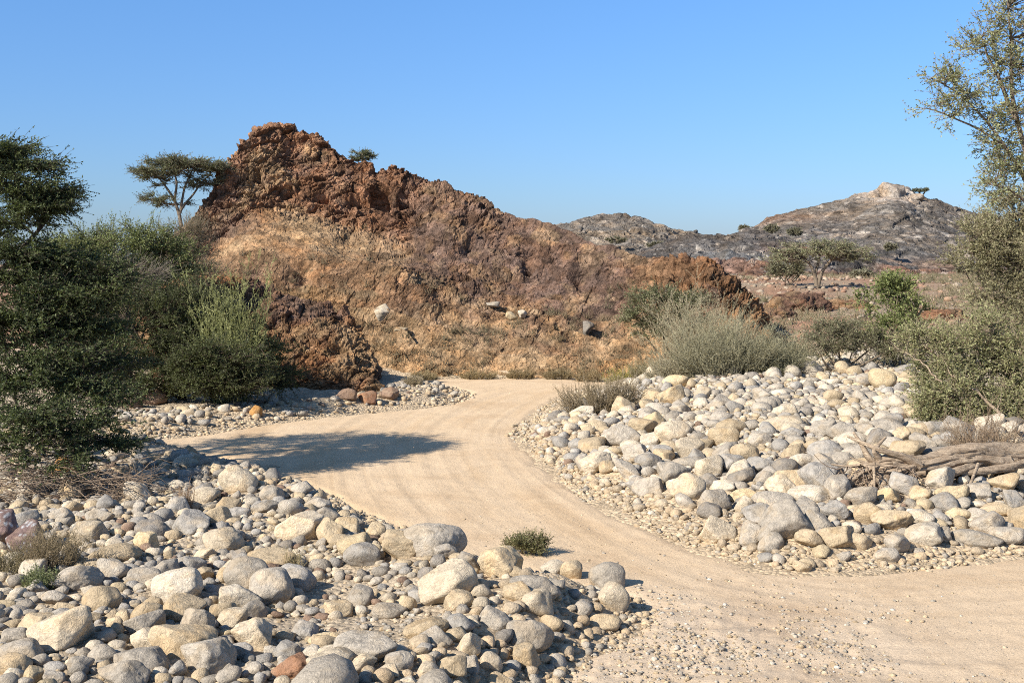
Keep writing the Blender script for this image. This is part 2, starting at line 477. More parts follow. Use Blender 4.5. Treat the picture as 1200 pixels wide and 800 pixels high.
def ip(u, pts):
    p = np.array(pts, float); return np.interp(u, p[:, 0], p[:, 1])

def crags(p, amp, s, seed, tilt=True):
    """angular, blocky rock: cells pushed in and out, edges cut"""
    q = p.copy()
    if tilt:
        q = np.stack([p[:, 0]*.95+p[:, 2]*.32, p[:, 1], (p[:, 2]*.95-p[:, 0]*.32)*1.7], 1)
    q = q/s + 0.35*np.stack([vnoise(p/s*1.3, seed+3), vnoise(p/s*1.3+50, seed+4), vnoise(p/s*1.3+90, seed+5)], 1)
    F1, F2, ID, Q = worley(q, seed, True)
    e = F2-F1; a = ID*97.; b = ID*57.3
    tilt_ = Q[:, 0]*np.cos(a)*np.cos(b)+Q[:, 1]*np.sin(a)*np.cos(b)+Q[:, 2]*np.sin(b)
    return amp*((ID-.5)*1.0 + 0.75*tilt_ - 0.4*np.exp(-(e/0.06)**2))

def blob(u, v, cu, cv, ru, rv):
    return np.exp(-((u-cu)/ru)**2-((v-cv)/rv)**2)

# main rocky hill
u = np.linspace(120, 915, 1000)
tpy = ip(u, [(120, 335), (150, 315), (190, 285), (215, 262), (240, 235), (250, 215), (262, 192), (280, 172), (300, 155), (318, 151), (332, 152), (352, 155), (372, 157), (388, 168), (395, 173), (415, 188), (432, 186), (441, 200), (447, 196), (462, 194), (472, 204), (490, 207),
             (515, 214), (540, 221), (565, 236), (590, 251), (615, 259), (640, 262), (665, 270), (690, 284), (715, 291), (740, 298), (765, 303), (790, 306), (815, 303), (835, 310), (852, 326), (868, 338), (880, 352), (898, 378), (915, 405)])
td = ip(u, [(120, 47), (215, 53), (300, 56), (340, 57), (440, 56), (540, 55), (660, 53), (800, 49), (915, 46.5)])
bdp = ip(u, [(120, 43.2), (250, 43.6), (600, 43.8), (700, 43.8), (760, 43), (820, 42), (915, 42)])
bz = ip(u, [(120, -.2), (700, -.25), (760, .2), (915, .9)])
def gh(t, u):
    w = 1-sm(np.abs(u-345), 90, 190)
    g1 = np.interp(t, [0, .3, .55, .68, 1], [0, .2, .42, .78, 1]); g2 = t**1.15
    return g1*w+g2*(1-w)
P, U, T, PY = relief(u, bdp, bz, tpy, td, gh, 470, 70, 14, -1.)
NR = gnormals(P)
p = P.reshape(-1, 3).astype(f32); nrm = NR.reshape(-1, 3); uu = U.ravel(); tt = T.ravel(); pv = PY.ravel()
pvc = np.where(tt > 1, np.interp(uu, u, tpy), pv)
cap = sm(T.ravel(), .60, .72)*(1-sm(np.abs(uu-360), 110, 150))
capr = sm(uu, 430, 480)*sm(1-(pvc-np.interp(uu, u, tpy))/30, 0, .6)*(1-sm(uu, 560, 620))
flank = sm(uu, 420, 520)*(1-sm(uu, 720, 770))*blob(0*uu, pvc, 0, 262+(uu-460)*0.24, 1, 58)
outc = sm(uu+60*fbm(p*.3, 3, 58), 735, 815)*(1-sm(pvc, 350, 395))
lower = 1-np.clip(cap+flank+outc, 0, 1)
bench = blob(uu, pvc, 320, 268, 110, 30)*(1-cap)
nse = fbm(p*0.35, 4, 51); nse2 = fbm(p*1.3, 4, 52)
bench2 = blob(uu, pvc, 365, 272, 140, 34)*(1-cap)
rough = np.clip(0.24*lower*(1-.85*bench2)*(0.4+1.2*sm(nse, -.05, .4)) + .72*cap + .55*capr + .5*flank*(.5+.8*sm(nse, -.2, .3)) + .9*outc, 0.06, 1.1)
disp = 0.55*fbm(p*0.28, 4, 55)*(0.5+rough*.6) + rough*(0.55*crags(p, 1, 2.6, 61)*.55 + 0.42*crags(p, 1, 1.0, 62)*.6 + 0.25*crags(p, 1, 0.42, 63)*.6) + 0.11*crags(p, 1, 0.2, 64)*(.15+rough*.6) + 0.07*fbm(p*4.5, 3, 57)*(0.4+rough)
lay = p[:, 2]*1.25+p[:, 0]*.16+p[:, 1]*.2+.9*fbm(p*.35, 3, 66); fr = lay-np.floor(lay)
disp += (0.55*(fr**2.6-.3)*(.25+.75*sm(fbm(p*.4, 3, 67), -.2, .3)))*(1-.8*bench2)*(1-.95*cap)
lay = p[:, 2]*4.1+p[:, 0]*.5+.8*fbm(p*.8, 3, 68); fr = lay-np.floor(lay)
disp += 0.17*(fr**2.4-.3)*sm(fbm(p*.7, 3, 69), -.15, .25)*(1-.7*bench2)
disp *= np.where(uu > 480, 1-.35*sm(tt, .9, 1.0)*(tt <= 1.001)-.35*(tt > 1.001), 1)
# gullies running down the slope and the shadowed overhangs under the cap
cave = 1.5*blob(uu, pvc, 447, 231, 10, 11)+1.3*blob(uu, pvc, 470, 232, 13, 7)+1.0*blob(uu, pvc, 420, 236, 16, 7)+.7*blob(uu, pvc, 380, 232, 14, 5)
cave += .7*blob(uu, pvc, 232, 282, 14, 8)+.5*blob(uu, pvc, 355, 315, 10, 12)+.5*blob(uu, pvc, 555, 285, 14, 10)+.45*blob(uu, pvc, 680, 330, 12, 14)+.4*blob(uu, pvc, 620, 310, 8, 18)
disp = disp-cave*np.clip(1+.5*nse2, .4, 1.6)
fade = sm(tt, 0, .04)
p2 = p+nrm*(disp*fade)[:, None]
# second, finer pass on the broken surface
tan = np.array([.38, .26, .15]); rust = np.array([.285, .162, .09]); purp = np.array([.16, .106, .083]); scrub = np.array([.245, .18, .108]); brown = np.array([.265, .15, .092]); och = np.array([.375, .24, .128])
F1, F2, ID = worley(p2/0.55, 71)
def lerp(a, b, w): return a*(1-w[:, None])+b*w[:, None]
c = np.broadcast_to(tan, p.shape).copy()
st = fbm(np.stack([p[:, 0]*.25, p[:, 1]*.25, p[:, 2]*1.5+p[:, 0]*.35], 1), 4, 73)
c = lerp(c, scrub, sm(st, -.05, .25)*.75)
c = lerp(c, och, sm(fbm(p*.5, 3, 74), .12, .4)*.6)
c = lerp(c, rust, sm(st+blob(uu, pvc, 270, 300, 130, 70)*.4-.05, .0, .35)*.7)
capc = lerp(np.broadcast_to(brown, p.shape), np.broadcast_to(tan, p.shape), sm(fbm(p*.8, 4, 75), .05, .4)*.75)
capc = lerp(capc, np.broadcast_to(purp, p.shape), sm(fbm(p*.9, 4, 76), .1, .4)*.6)
w = np.clip(cap+capr*.8, 0, 1); c = c*(1-w[:, None])+capc*w[:, None]
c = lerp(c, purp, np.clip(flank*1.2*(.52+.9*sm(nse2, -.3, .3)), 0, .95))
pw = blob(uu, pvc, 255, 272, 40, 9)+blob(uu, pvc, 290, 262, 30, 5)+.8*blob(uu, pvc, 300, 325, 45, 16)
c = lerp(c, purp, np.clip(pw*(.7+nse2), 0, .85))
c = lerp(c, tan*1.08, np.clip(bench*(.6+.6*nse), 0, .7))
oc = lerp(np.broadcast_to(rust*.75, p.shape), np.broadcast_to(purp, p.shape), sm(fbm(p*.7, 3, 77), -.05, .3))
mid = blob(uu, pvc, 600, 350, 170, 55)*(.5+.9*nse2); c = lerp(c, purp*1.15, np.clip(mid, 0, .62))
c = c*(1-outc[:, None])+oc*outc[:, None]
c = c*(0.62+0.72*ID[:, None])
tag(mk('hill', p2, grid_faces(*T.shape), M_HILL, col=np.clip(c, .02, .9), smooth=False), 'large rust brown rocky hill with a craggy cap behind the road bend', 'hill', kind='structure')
HILL_P = p2.reshape(*T.shape, 3); HILL_N = NR; HILL_U = U; HILL_PY = PY; HILL_T = T

def hill_pt(px, py, lift=0.0):
    i = np.argmin(((HILL_U-px)**2+(HILL_PY-py)**2)[:470]); r, cc = divmod(int(i), HILL_U.shape[1])
    return HILL_P[r, cc].copy()

# rock outcrop at the left foot of the hill
u = np.linspace(175, 452, 460)
tpy = ip(u, [(175, 345), (215, 318), (255, 322), (290, 325), (325, 338), (350, 350), (365, 353), (385, 358), (405, 370), (420, 385), (432, 398), (439, 412), (443, 430), (447, 455), (452, 470)])
bdp = ip(u, [(175, 37.5), (300, 37), (440, 36.4), (452, 37.6)])
td = ip(u, [(175, 41), (300, 41), (400, 40), (435, 39.2), (452, 38)])
P, U, T, PY = relief(u, bdp, np.full(u.shape, -.1), tpy, td, lambda t, u: t**1.6, 300, 40, 2.5, -.3)
NR = gnormals(P); p = P.reshape(-1, 3).astype(f32); uu = U.ravel(); pv = PY.ravel()
nse = fbm(p*.7, 4, 81)
disp = .42*crags(p, 1, 1.7, 82)*.6+.22*crags(p, 1, .7, 83)*.6+.10*crags(p, 1, .3, 84)*.6+.09*crags(p, 1, .13, 80)*.6+.25*fbm(p*.6, 3, 85)+.04*fbm(p*6, 3, 86)
disp -= .5*blob(uu, pv, 400, 405, 10, 5)+.4*blob(uu, pv, 418, 425, 12, 4)+.5*blob(uu, pv, 395, 445, 16, 5)
p2 = p+NR.reshape(-1, 3)*(disp*sm(T.ravel(), 0, .05))[:, None]
c = lerp(np.broadcast_to(rust, p.shape), np.broadcast_to(tan*.95, p.shape), sm(fbm(p*1.2, 4, 87), -.1, .35)*.8)
c = lerp(c, purp, sm(nse+.25*sm(PY.ravel()-370, 0, 40)*0+.3*blob(uu, pv, 380, 360, 50, 14), .08, .35)*.85)
F1, F2, ID = worley(p2/.35, 88); c = c*(.7+.6*ID[:, None])
tag(mk('rock_outcrop', p2, grid_faces(*T.shape), M_HILL, col=c, smooth=False), 'rust brown cracked rock outcrop at the roadside foot of the large hill', 'rock outcrop')

# low dark outcrops on the reddish plain
def mound(px, d, w, h, label, colr, seed):
    x0 = (px-600)/FPX*d; z0 = float(H(x0, d))
    V, F = ico(6); p = V*np.array([w, w*.7, h])*1.0
    q = p+[x0, d, z0]
    r = 1+.28*fbm(V*1.6+seed, 3, seed)
    p = p*r[:, None]; dd = .25*w*.3*(crags(q, 1, w*.45, seed+1)+.6*crags(q, 1, w*.18, seed+2))
    p = p+V*dd[:, None]
    c = lerp(np.broadcast_to(colr, p.shape), np.broadcast_to(tan*.8, p.shape), sm(fbm(q*1.2/w*2, 3, seed+3), .05, .4)*.7)
    o = mk('rock_outcrop', p, F, M_HILL, col=c); o.location = (x0, d, z0-.1*h)
    return tag(o, label, 'rock outcrop')
mound(930, 60, 1.8, .95, 'dark reddish rock outcrop on the orange plain below the flat-topped acacia', np.array([.17, .10, .07]), 301)
mound(903, 55, 1.2, .5, 'small brown outcrop just right of the blocky end of the large hill', np.array([.20, .125, .085]), 311)
mound(997, 62, 1.3, .5, 'low brown rock lump behind the grey-green scrub on the plain', np.array([.24, .14, .085]), 321)
mound(1100, 55, 1.3, .45, 'rusty rock lump in scrub below the right slope', np.array([.24, .14, .09]), 331)

# far hills
def far_hill(name, label, u, tpy, bd, bz, td, colfn, amp, seed, nr=300, g=lambda t, u: t**1.2):
    P, U, T, PY = relief(u, bd, bz, tpy, td, g, nr, 30, 60, -2.)
    NR = gnormals(P); p = P.reshape(-1, 3).astype(f32)
    s = td.mean()/50.
    disp = 1.35*amp*(1.0*fbm(p/(9*s)*3, 5, seed, ridged=True)+.5*crags(p, 1, 2.2*s, seed+1)*.6+.35*crags(p, 1, .9*s, seed+2)*.6+.22*crags(p, 1, .35*s, seed+3)*.6)*sm(T.ravel(), 0, .1)
    p2 = p+NR.reshape(-1, 3)*disp[:, None]
    c = colfn(p, U.ravel(), PY.ravel(), T.ravel())
    F1, F2, ID = worley(p2/(1.0*s), seed+5); c = c*(.7+.6*ID[:, None])
    F1, F2, ID = worley(p2*np.array([1, .6, 1.4], f32)/(.22*s), seed+6); c = c*(.75+.5*ID[:, None]); c = np.where((ID > .93)[:, None], c*.5+np.array([.24, .215, .185]), c)
    return tag(mk(name, p2, grid_faces(*T.shape), M_FARHILL, col=np.clip(c, .02, .9), smooth=False), label, 'hill', kind='structure')

fgrey = np.array([.165, .146, .126]); fdark = np.array([.112, .101, .093]); ftan = np.array([.235, .19, .142]); fblue = np.array([.22, .215, .21])
u = np.linspace(560, 960, 420)
far_hill('hill', 'distant grey brown ridge right of the large hill', u,
         ip(u, [(560, 275), (620, 268), (660, 262), (690, 256), (720, 255), (745, 258), (765, 265), (775, 263), (795, 272), (815, 279), (850, 290), (960, 318)]),
         np.full(u.shape, 190.), np.full(u.shape, 2.0), np.full(u.shape, 270.),
         lambda p, u, v, t: lerp(np.broadcast_to(fgrey, p.shape), np.broadcast_to(ftan, p.shape), sm(fbm(p*.05, 4, 91), -.05, .3)*.8), 1.3, 92)
u = np.linspace(740, 1120, 380)
far_hill('hill', 'low dark slate foothill with a bluish scree below the right hill', u,
         ip(u, [(740, 300), (790, 287), (820, 280), (850, 279), (875, 272), (900, 277), (950, 288), (1000, 300), (1120, 318)]),
         np.full(u.shape, 118.), np.full(u.shape, 1.6), np.full(u.shape, 165.),
         lambda p, u, v, t: lerp(lerp(np.broadcast_to(fdark, p.shape), np.broadcast_to(fblue, p.shape), np.clip(blob(u, v, 850, 305, 60, 12)*(.6+fbm(p*.1, 3, 93)), 0, .9)), np.broadcast_to(np.array([.27, .15, .10]), p.shape), sm(fbm(p*.06, 3, 94)+.4*sm(v, 305, 325)-.3, 0, .3)*.7), .9, 95)
u = np.linspace(800, 1420, 620)
def rc(p, u, v, t):
    c = lerp(np.broadcast_to(np.array([.15, .138, .128]), p.shape), np.broadcast_to(fgrey, p.shape), sm(fbm(p*.05, 4, 96), -.1, .3))
    top = np.interp(u, [800, 960, 1000, 1045, 1100, 1140, 1420], [270, 243, 232, 222, 240, 255, 290])
    c = lerp(c, ftan*.9, np.clip(sm(14-(v-top), -6, 8)*(.4+.7*fbm(p*.12, 3, 97)), 0, .5))
    c = lerp(c, np.array([.40, .34, .285]), np.clip(blob(u, v, 1040, 232, 45, 9)*1.2+sm(fbm(p*.25, 3, 98), .28, .45)*.6, 0, .9))
    return lerp(c, np.array([.26, .16, .11]), np.clip(.6*blob(u, v, 900, 258, 60, 8)+sm(v, 300, 325)*.5, 0, .6))
far_hill('hill', 'tall grey far hill topped by pale summit rocks on the right', u,
         ip(u, [(800, 300), (850, 278), (880, 268), (905, 257), (930, 248), (960, 240), (985, 235), (1005, 230), (1030, 222), (1050, 219), (1062, 222), (1072, 230), (1090, 236), (1110, 244), (1140, 252), (1200, 268), (1300, 285), (1420, 300)]),
         np.full(u.shape, 150.), np.full(u.shape, 2.0), np.full(u.shape, 225.), rc, .8, 99, 340)

# ------------------------------------------------------------------ stones
STC = {'cream': (.53, .44, .32), 'pale': (.54, .465, .36), 'grey': (.385, .335, .27), 'tan': (.46, .36, .235), 'blue grey': (.345, .315, .275),
       'dark grey': (.25, .22, .185), 'yellow': (.53, .42, .265), 'brown': (.23, .155, .11), 'orange': (.46, .25, .09), 'clod': (.49, .37, .24), 'clod2': (.43, .34, .235), 'mauve': (.22, .15, .135), 'rust': (.30, .165, .10)}

def stone_shape(n, r, angular=0.4, seed=0):
    """unit river stone: rounded cut polytope; half extents about 1"""
    V, F = ico(n)
    k = 15 if angular < .5 else 10
    if angular < .35: k = 22
    gi = np.arange(k)+.5; gz = 1-2*gi/k; ga = gi*2.39996+r.uniform(0, 6.28)
    nn = np.stack([np.sqrt(1-gz*gz)*np.cos(ga), np.sqrt(1-gz*gz)*np.sin(ga), gz], 1)
    Qm, _ = np.linalg.qr(r.normal(size=(3, 3))); nn = nn @ Qm+r.normal(size=(k, 3))*.22; nn /= np.linalg.norm(nn, axis=1, keepdims=True)
    dd = r.uniform(.72, 1.1, k)
    q = 5+16*angular
    dots = np.clip(V @ nn.T.astype(f32), 0, None)/dd
    rad = (np.sum(dots**q, 1)+.5**q)**(-1/q)
    off = r.uniform(0, 100, 3)
    rad *= 1+.07*fbm(V*1.4+off, 3, 11)
    if n >= 3: rad *= 1+.05*fbm(V*3.5+off, 5, 12, .6)-.05*np.clip(fbm(V*2.1+off, 2, 14, ridged=True)-.55, 0, 1)*angular*2
    P = V*rad[:, None]
    lo, hi = P.min(0), P.max(0)
    return (P-(lo+hi)/2)/((hi-lo)/2), F

def stone_cols(V, base, r, seed):
    n = fbm(V*1.5+r.uniform(0, 50, 3), 3, seed)[:, None]
    base = np.array(base)
    second = np.clip(base*np.array([1.06, .96, .82])*(r.uniform(.8, 1.15)), .03, .75)
    return base*(1-.6*sm(n, .0, .35))+second*.6*sm(n, .0, .35)

# (photo x, photo y, width, height, colour, angularity, short name used by its neighbours' labels, own label)
LM = [
 (279, 563, 46, 36, 'cream', .2, 'smooth cream boulder at the edge of the tree shadow', 'smooth rounded cream boulder at the near edge of the tree shadow beside the road'),
 (241, 580, 34, 21, 'cream', .2, 'flattish cream stone at the shadow edge', 'flattish cream stone just left of the smooth cream boulder at the shadow edge'),
 (262, 635, 48, 34, 'cream', .3, 'egg-shaped cream boulder', 'egg-shaped cream boulder resting among grey stones on the near left bank'),
 (351, 620, 58, 38, 'cream', .6, 'faceted cream slab', 'faceted cream slab with a rounded end on the left bank near the road'),
 (292, 674, 58, 44, 'grey', .3, 'big grey-brown domed boulder', 'big domed grey-brown boulder in the middle of the left bank'),
 (320, 658, 60, 32, 'tan', .4, 'long tan boulder', 'long tan boulder leaning behind the big domed grey-brown boulder'),
 (281, 702, 48, 38, 'pale', .7, 'wedge-shaped pale boulder', 'wedge-shaped pale boulder with a dark shaded right side on the left bank'),
 (132, 668, 38, 28, 'grey', .2, 'egg-grey stone', 'smooth egg-like grey stone right of the small green tuft'),
 (90, 679, 58, 34, 'grey', .4, 'flat-topped pale grey boulder', 'flat-topped pale grey boulder in front of the dry brown shrub'),
 (73, 738, 82, 56, 'cream', .6, 'big three-cornered cream boulder', 'big three-cornered cream boulder in the lower left corner'),
 (27, 764, 60, 36, 'grey', .2, 'long smooth grey boulder', 'long smooth grey boulder left of the big three-cornered cream boulder'),
 (17, 779, 40, 30, 'tan', .2, 'round tan stone', 'round tan stone in front of the long smooth grey boulder at the corner'),
 (122, 765, 38, 26, 'grey', .15, 'oval grey stone', 'oval grey stone at the right foot of the three-cornered cream boulder'),
 (92, 778, 34, 20, 'grey', .2, 'small flat grey stone', 'small flat grey stone below the big three-cornered cream boulder'),
 (143, 792, 60, 40, 'grey', .5, 'lumpy grey boulder', 'lumpy grey boulder with a pitted top at the bottom edge'),
 (245, 769, 62, 50, 'grey', .5, 'cone-shaped grey boulder', 'cone-shaped grey boulder with two peaks near the bottom edge'),
 (172, 754, 42, 34, 'cream', .5, 'cracked cream stone', 'cracked cream stone with an orange stain below the left bank boulders'),
 (173, 722, 38, 38, 'tan', .3, 'upright tan cobble', 'upright tan cobble leaning against the broad tan boulder'),
 (212, 714, 56, 34, 'tan', .4, 'broad tan boulder', 'broad tan boulder in the lower part of the left bank'),
 (172, 676, 42, 24, 'grey', .4, 'low grey stone', 'low grey stone left of the big domed grey-brown boulder'),
 (140, 648, 50, 26, 'tan', .3, 'tan slanting boulder', 'slanting tan boulder half in shade right of the dry brown shrub'),
 (105, 623, 42, 26, 'cream', .6, 'angular cream stone by the dry shrub', 'angular cream stone touching the dry brown shrub'),
 (33, 634, 44, 52, 'mauve', .8, 'mauve crystalline boulder', 'mauve crystalline boulder flecked with white left of the dry brown shrub'),
 (6, 622, 32, 50, 'mauve', .7, 'mauve boulder at the left edge', 'second mauve boulder cut by the left edge of the picture'),
 (117, 606, 34, 20, 'grey', .6, 'grey stone below the dead brush', 'grey stone just below the heap of dead brush'),
 (77, 550, 32, 32, 'orange', .5, 'orange-brown tilted boulder', 'orange-brown tilted boulder under the acacia above the dead brush'),
 (342, 781, 46, 36, 'rust', .7, 'rough reddish boulder', 'rough reddish brown boulder at the bottom of the left bank'),
 (389, 777, 58, 38, 'cream', .15, 'smooth white-cream boulder', 'smooth whitish cream boulder right of the rough reddish boulder'),
 (427, 762, 74, 46, 'grey', .5, 'broad veined grey boulder', 'broad grey veined boulder at the bottom beside the smooth cream one'),
 (526, 685, 72, 58, 'cream', .48, 'big block-like cream boulder', 'big block-like cream boulder with a brown underside, tallest on the near bank'),
 (508, 634, 72, 44, 'grey', .2, 'large domed grey boulder at the road edge', 'large domed grey boulder at the road edge left of the small bush'),
 (472, 641, 52, 36, 'tan', .7, 'split tan boulder', 'split tan boulder with a dark broken face leaning on the large domed one'),
 (582, 660, 46, 38, 'tan', .4, 'tan boulder by the roadside bush', 'tan boulder touching the left side of the small roadside bush'),
 (711, 677, 42, 38, 'grey', .15, 'leaning grey egg boulder', 'leaning grey egg boulder at the tip of the near bank'),
 (718, 700, 38, 38, 'cream', .15, 'round cream boulder at the bank tip', 'round cream boulder at the tip of the near bank beside the road'),
 (620, 745, 58, 42, 'grey', .3, 'big blunt grey boulder', 'big blunt grey boulder near the tip of the near bank'),
 (582, 724, 46, 32, 'grey', .5, 'grey-tan block', 'grey-tan block left of the big blunt grey boulder'),
 (627, 707, 40, 34, 'cream', .4, 'knobbly cream boulder', 'knobbly cream boulder with a hollow behind the big blunt grey one'),
 (627, 688, 60, 28, 'grey', .4, 'long grey slab', 'long grey slab below the small roadside bush'),
 (608, 695, 38, 30, 'tan', .5, 'tan slab', 'tan slab between the block-like cream boulder and the knobbly cream one'),
 (650, 668, 34, 26, 'pale', .4, 'pale stone under the bush', 'pale stone just right of the small roadside bush'),
 (425, 652, 44, 34, 'blue grey', .4, 'blue-grey boulder', 'blue-grey boulder left of the split tan boulder'),
 (417, 637, 44, 28, 'yellow', .4, 'yellowish boulder', 'yellowish boulder above the blue-grey one by the road'),
 (406, 620, 30, 28, 'tan', .5, 'tan stone by the road', 'tan stone on the road side of the faceted cream slab'),
 (440, 624, 24, 24, 'tan', .5, 'small tan roadside block', 'small tan block at the road edge left of the large domed grey boulder'),
 (421, 700, 34, 28, 'grey', .2, 'grey round stone on bare soil', 'round grey stone at the upper end of the bare soil patch'),
 (457, 716, 42, 22, 'grey', .4, 'flat grey stone on bare soil', 'flat grey stone on the bare soil left of the block-like cream boulder'),
 (478, 708, 22, 20, 'tan', .3, 'small tan stone on bare soil', 'small tan stone beside the flat grey one on the bare soil'),
 (500, 736, 54, 26, 'tan', .3, 'flat tan boulder', 'flat tan boulder below the block-like cream boulder'),
 (539, 732, 36, 26, 'blue grey', .2, 'dark rounded stone', 'dark rounded stone right of the flat tan boulder'),
 (575, 777, 28, 28, 'cream', .3, 'small cream stone at the bottom', 'small cream stone at the bottom right of the near bank'),
 (616, 770, 36, 34, 'tan', .5, 'tan stone below the blunt boulder', 'tan stone just below the big blunt grey boulder'),
 (502, 790, 30, 30, 'cream', .3, 'cream stone at the lower edge', 'cream stone on the lower edge right of the broad veined boulder'),
 (708, 730, 40, 22, 'tan', .3, 'low tan stone at the tip', 'low tan stone at the end of the near bank before the gravel'),
 (669, 669, 28, 26, 'tan', .4, 'tan stone near the tip', 'tan stone between the roadside bush and the bank tip'),
 (381, 750, 42, 18, 'yellow', .3, 'ochre flat stone', 'ochre flat stone half sunk in the bare soil patch'),
 (548, 757, 30, 34, 'cream', .5, 'upright cream block', 'upright cream block among small stones near the bottom'),
 (468, 775, 34, 26, 'grey', .3, 'grey stone by the veined boulder', 'grey stone tucked behind the right end of the broad veined boulder'),
 # right bank
 (791, 448, 32, 18, 'yellow', .2, 'yellow boulder by the grey scrub', 'yellow rounded boulder at the top of the right bank below the grey scrub'),
 (789, 506, 44, 28, 'cream', .25, 'broad cream boulder near the grass clump', 'broad cream boulder right of the dry grass clump'),
 (727, 511, 48, 30, 'grey', .3, 'grey boulder under the grass clump', 'broad grey boulder just below the dry grass clump'),
 (754, 500, 34, 24, 'tan', .6, 'tan block beside the grass clump', 'tan cracked block at the right foot of the dry grass clump'),
 (857, 500, 40, 20, 'tan', .3, 'tan boulder upslope', 'tan boulder in the upper middle of the right bank'),
 (848, 512, 36, 26, 'tan', .3, 'round tan boulder', 'rounded tan boulder just below another tan one on the right bank'),
 (916, 497, 52, 21, 'cream', .2, 'long cream loaf-shaped boulder', 'long loaf-shaped cream boulder high on the right bank'),
 (806, 524, 30, 18, 'grey', .2, 'grey stone below the cream boulder', 'grey stone just below the broad cream boulder near the grass clump'),
 (760, 541, 34, 20, 'blue grey', .3, 'low blue-grey stone', 'low blue-grey stone in the small stones of the road-side corner'),
 (805, 543, 36, 16, 'grey', .2, 'flat grey slab stone', 'flat grey slab stone in the middle of the right bank'),
 (868, 553, 36, 28, 'pale', .7, 'white angular boulder', 'white angular boulder in the middle of the right bank'),
 (805, 572, 44, 38, 'cream', .5, 'blocky cream boulder near the road', 'blocky cream boulder near the road on the right bank'),
 (838, 588, 38, 30, 'grey', .4, 'grey pyramid boulder', 'grey pyramid-like boulder right of the blocky cream one'),
 (829, 563, 26, 20, 'dark grey', .4, 'dark grey stone', 'dark grey stone above the grey pyramid-like boulder'),
 (844, 621, 48, 38, 'cream', .6, 'large pale block at the road edge', 'large pale block at the road edge of the right bank'),
 (880, 627, 28, 36, 'grey', .15, 'upright egg boulder', 'upright egg-shaped grey boulder beside the large pale block'),
 (919, 612, 68, 56, 'grey', .4, 'biggest grey boulder of the right bank', 'biggest boulder of the right bank, grey with a knuckled top'),
 (905, 589, 46, 28, 'grey', .4, 'grey boulder behind the biggest one', 'broad grey boulder just behind the biggest boulder of the right bank'),
 (950, 579, 58, 22, 'pale', .3, 'long pale boulder', 'long pale boulder lying behind the biggest boulder of the right bank'),
 (964, 560, 48, 38, 'blue grey', .4, 'dark slate-grey boulder', 'dark slate-grey boulder left of the driftwood root'),
 (929, 562, 46, 26, 'tan', .3, 'pinkish tan boulder', 'pinkish tan boulder against the dark slate-grey one'),
 (969, 529, 46, 28, 'blue grey', .2, 'smooth blue-grey boulder', 'smooth blue-grey boulder above the dark slate-grey one'),
 (873, 593, 24, 26, 'cream', .6, 'cream chunk', 'cream chunk between the grey pyramid and the biggest boulder'),
 (682, 543, 18, 22, 'grey', .6, 'upright stone at the road corner', 'upright grey stone at the road corner below the grass clump'),
 (712, 548, 20, 18, 'tan', .4, 'tan stone at the road corner', 'small tan stone right of the upright one at the road corner'),
 (869, 533, 18, 10, 'orange', .3, 'small orange stone', 'small orange stone in the middle of the right bank'),
 (940, 664, 24, 15, 'tan', .5, 'tan slab on the road edge', 'tan slab lying loose on the road edge below the biggest boulder'),
 (1034, 445, 32, 27, 'yellow', .1, 'round ochre boulder at the crest', 'big round ochre boulder at the crest beside the right shrub'),
 (1012, 446, 22, 18, 'grey', .2, 'grey stone by the ochre boulder', 'grey stone touching the left side of the round ochre boulder'),
 (997, 516, 40, 21, 'pale', .1, 'whitish bun-shaped boulder', 'whitish bun-shaped boulder left of the driftwood'),
 (1009, 583, 38, 28, 'grey', .4, 'grey boulder at the driftwood root', 'grey boulder under the root end of the driftwood'),
 (983, 631, 46, 32, 'tan', .6, 'square tan block', 'square tan block right of the biggest boulder with a deep shadow'),
 (1004, 634, 38, 22, 'tan', .4, 'tan boulder near the road', 'tan boulder right of the square tan block near the road'),
 (1084, 627, 46, 28, 'pale', .4, 'pale sloping boulder', 'pale sloping boulder below the driftwood near the road'),
 (1105, 588, 34, 24, 'blue grey', .2, 'grey cobble under the driftwood', 'mottled grey cobble tucked under the driftwood'),
 (1122, 602, 32, 16, 'yellow', .4, 'yellow stone under the driftwood', 'yellowish stone just in front of the driftwood'),
 (1144, 632, 60, 22, 'grey', .3, 'flat grey boulder near the right edge', 'flat grey boulder by the road near the right edge'),
 (1180, 628, 40, 24, 'grey', .2, 'grey boulder at the right edge', 'grey rounded boulder at the right edge of the picture'),
 (1039, 651, 34, 20, 'grey', .3, 'grey roadside boulder', 'grey boulder right at the road below the driftwood root'),
 (1074, 607, 40, 22, 'pale', .4, 'pale boulder under the driftwood', 'pale boulder just below the dangling driftwood roots'),
 (1167, 597, 42, 18, 'tan', .4, 'tan boulder in the driftwood shadow', 'tan boulder at the edge of the driftwood shadow'),
 (1040, 500, 46, 22, 'grey', .4, 'grey slab above the driftwood', 'grey slab above the left end of the driftwood'),
 (940, 540, 30, 18, 'pale', .3, 'pale stone mid bank', 'pale stone just below the smooth blue-grey boulder'),
 (300, 482, 15, 15, 'orange', .3, 'bright orange stone', 'bright orange stone on the far road edge below the dark shrub'),
 (221, 484, 22, 11, 'cream', .4, 'pale stone under the shrub', 'pale stone on the far gravel strip in front of the dark shrub'),
 (456, 462, 22, 18, 'brown', .7, 'brown block at the outcrop foot', 'brown angular block at the right foot of the rock outcrop'),
 (430, 466, 24, 18, 'rust', .7, 'rust block at the outcrop foot', 'rust-brown block under the right end of the rock outcrop'),
 (405, 462, 26, 16, 'brown', .6, 'brown slab at the outcrop foot', 'brown slab fallen in front of the rock outcrop'),
 (182, 466, 30, 22, 'brown', .5, 'brown rock under the dark shrub', 'brown rock lying in the shade below the dark shrub'),
 (155, 470, 28, 22, 'brown', .5, 'dark brown rock in the shade', 'dark brown rock left of another in the shade of the shrub'),
]
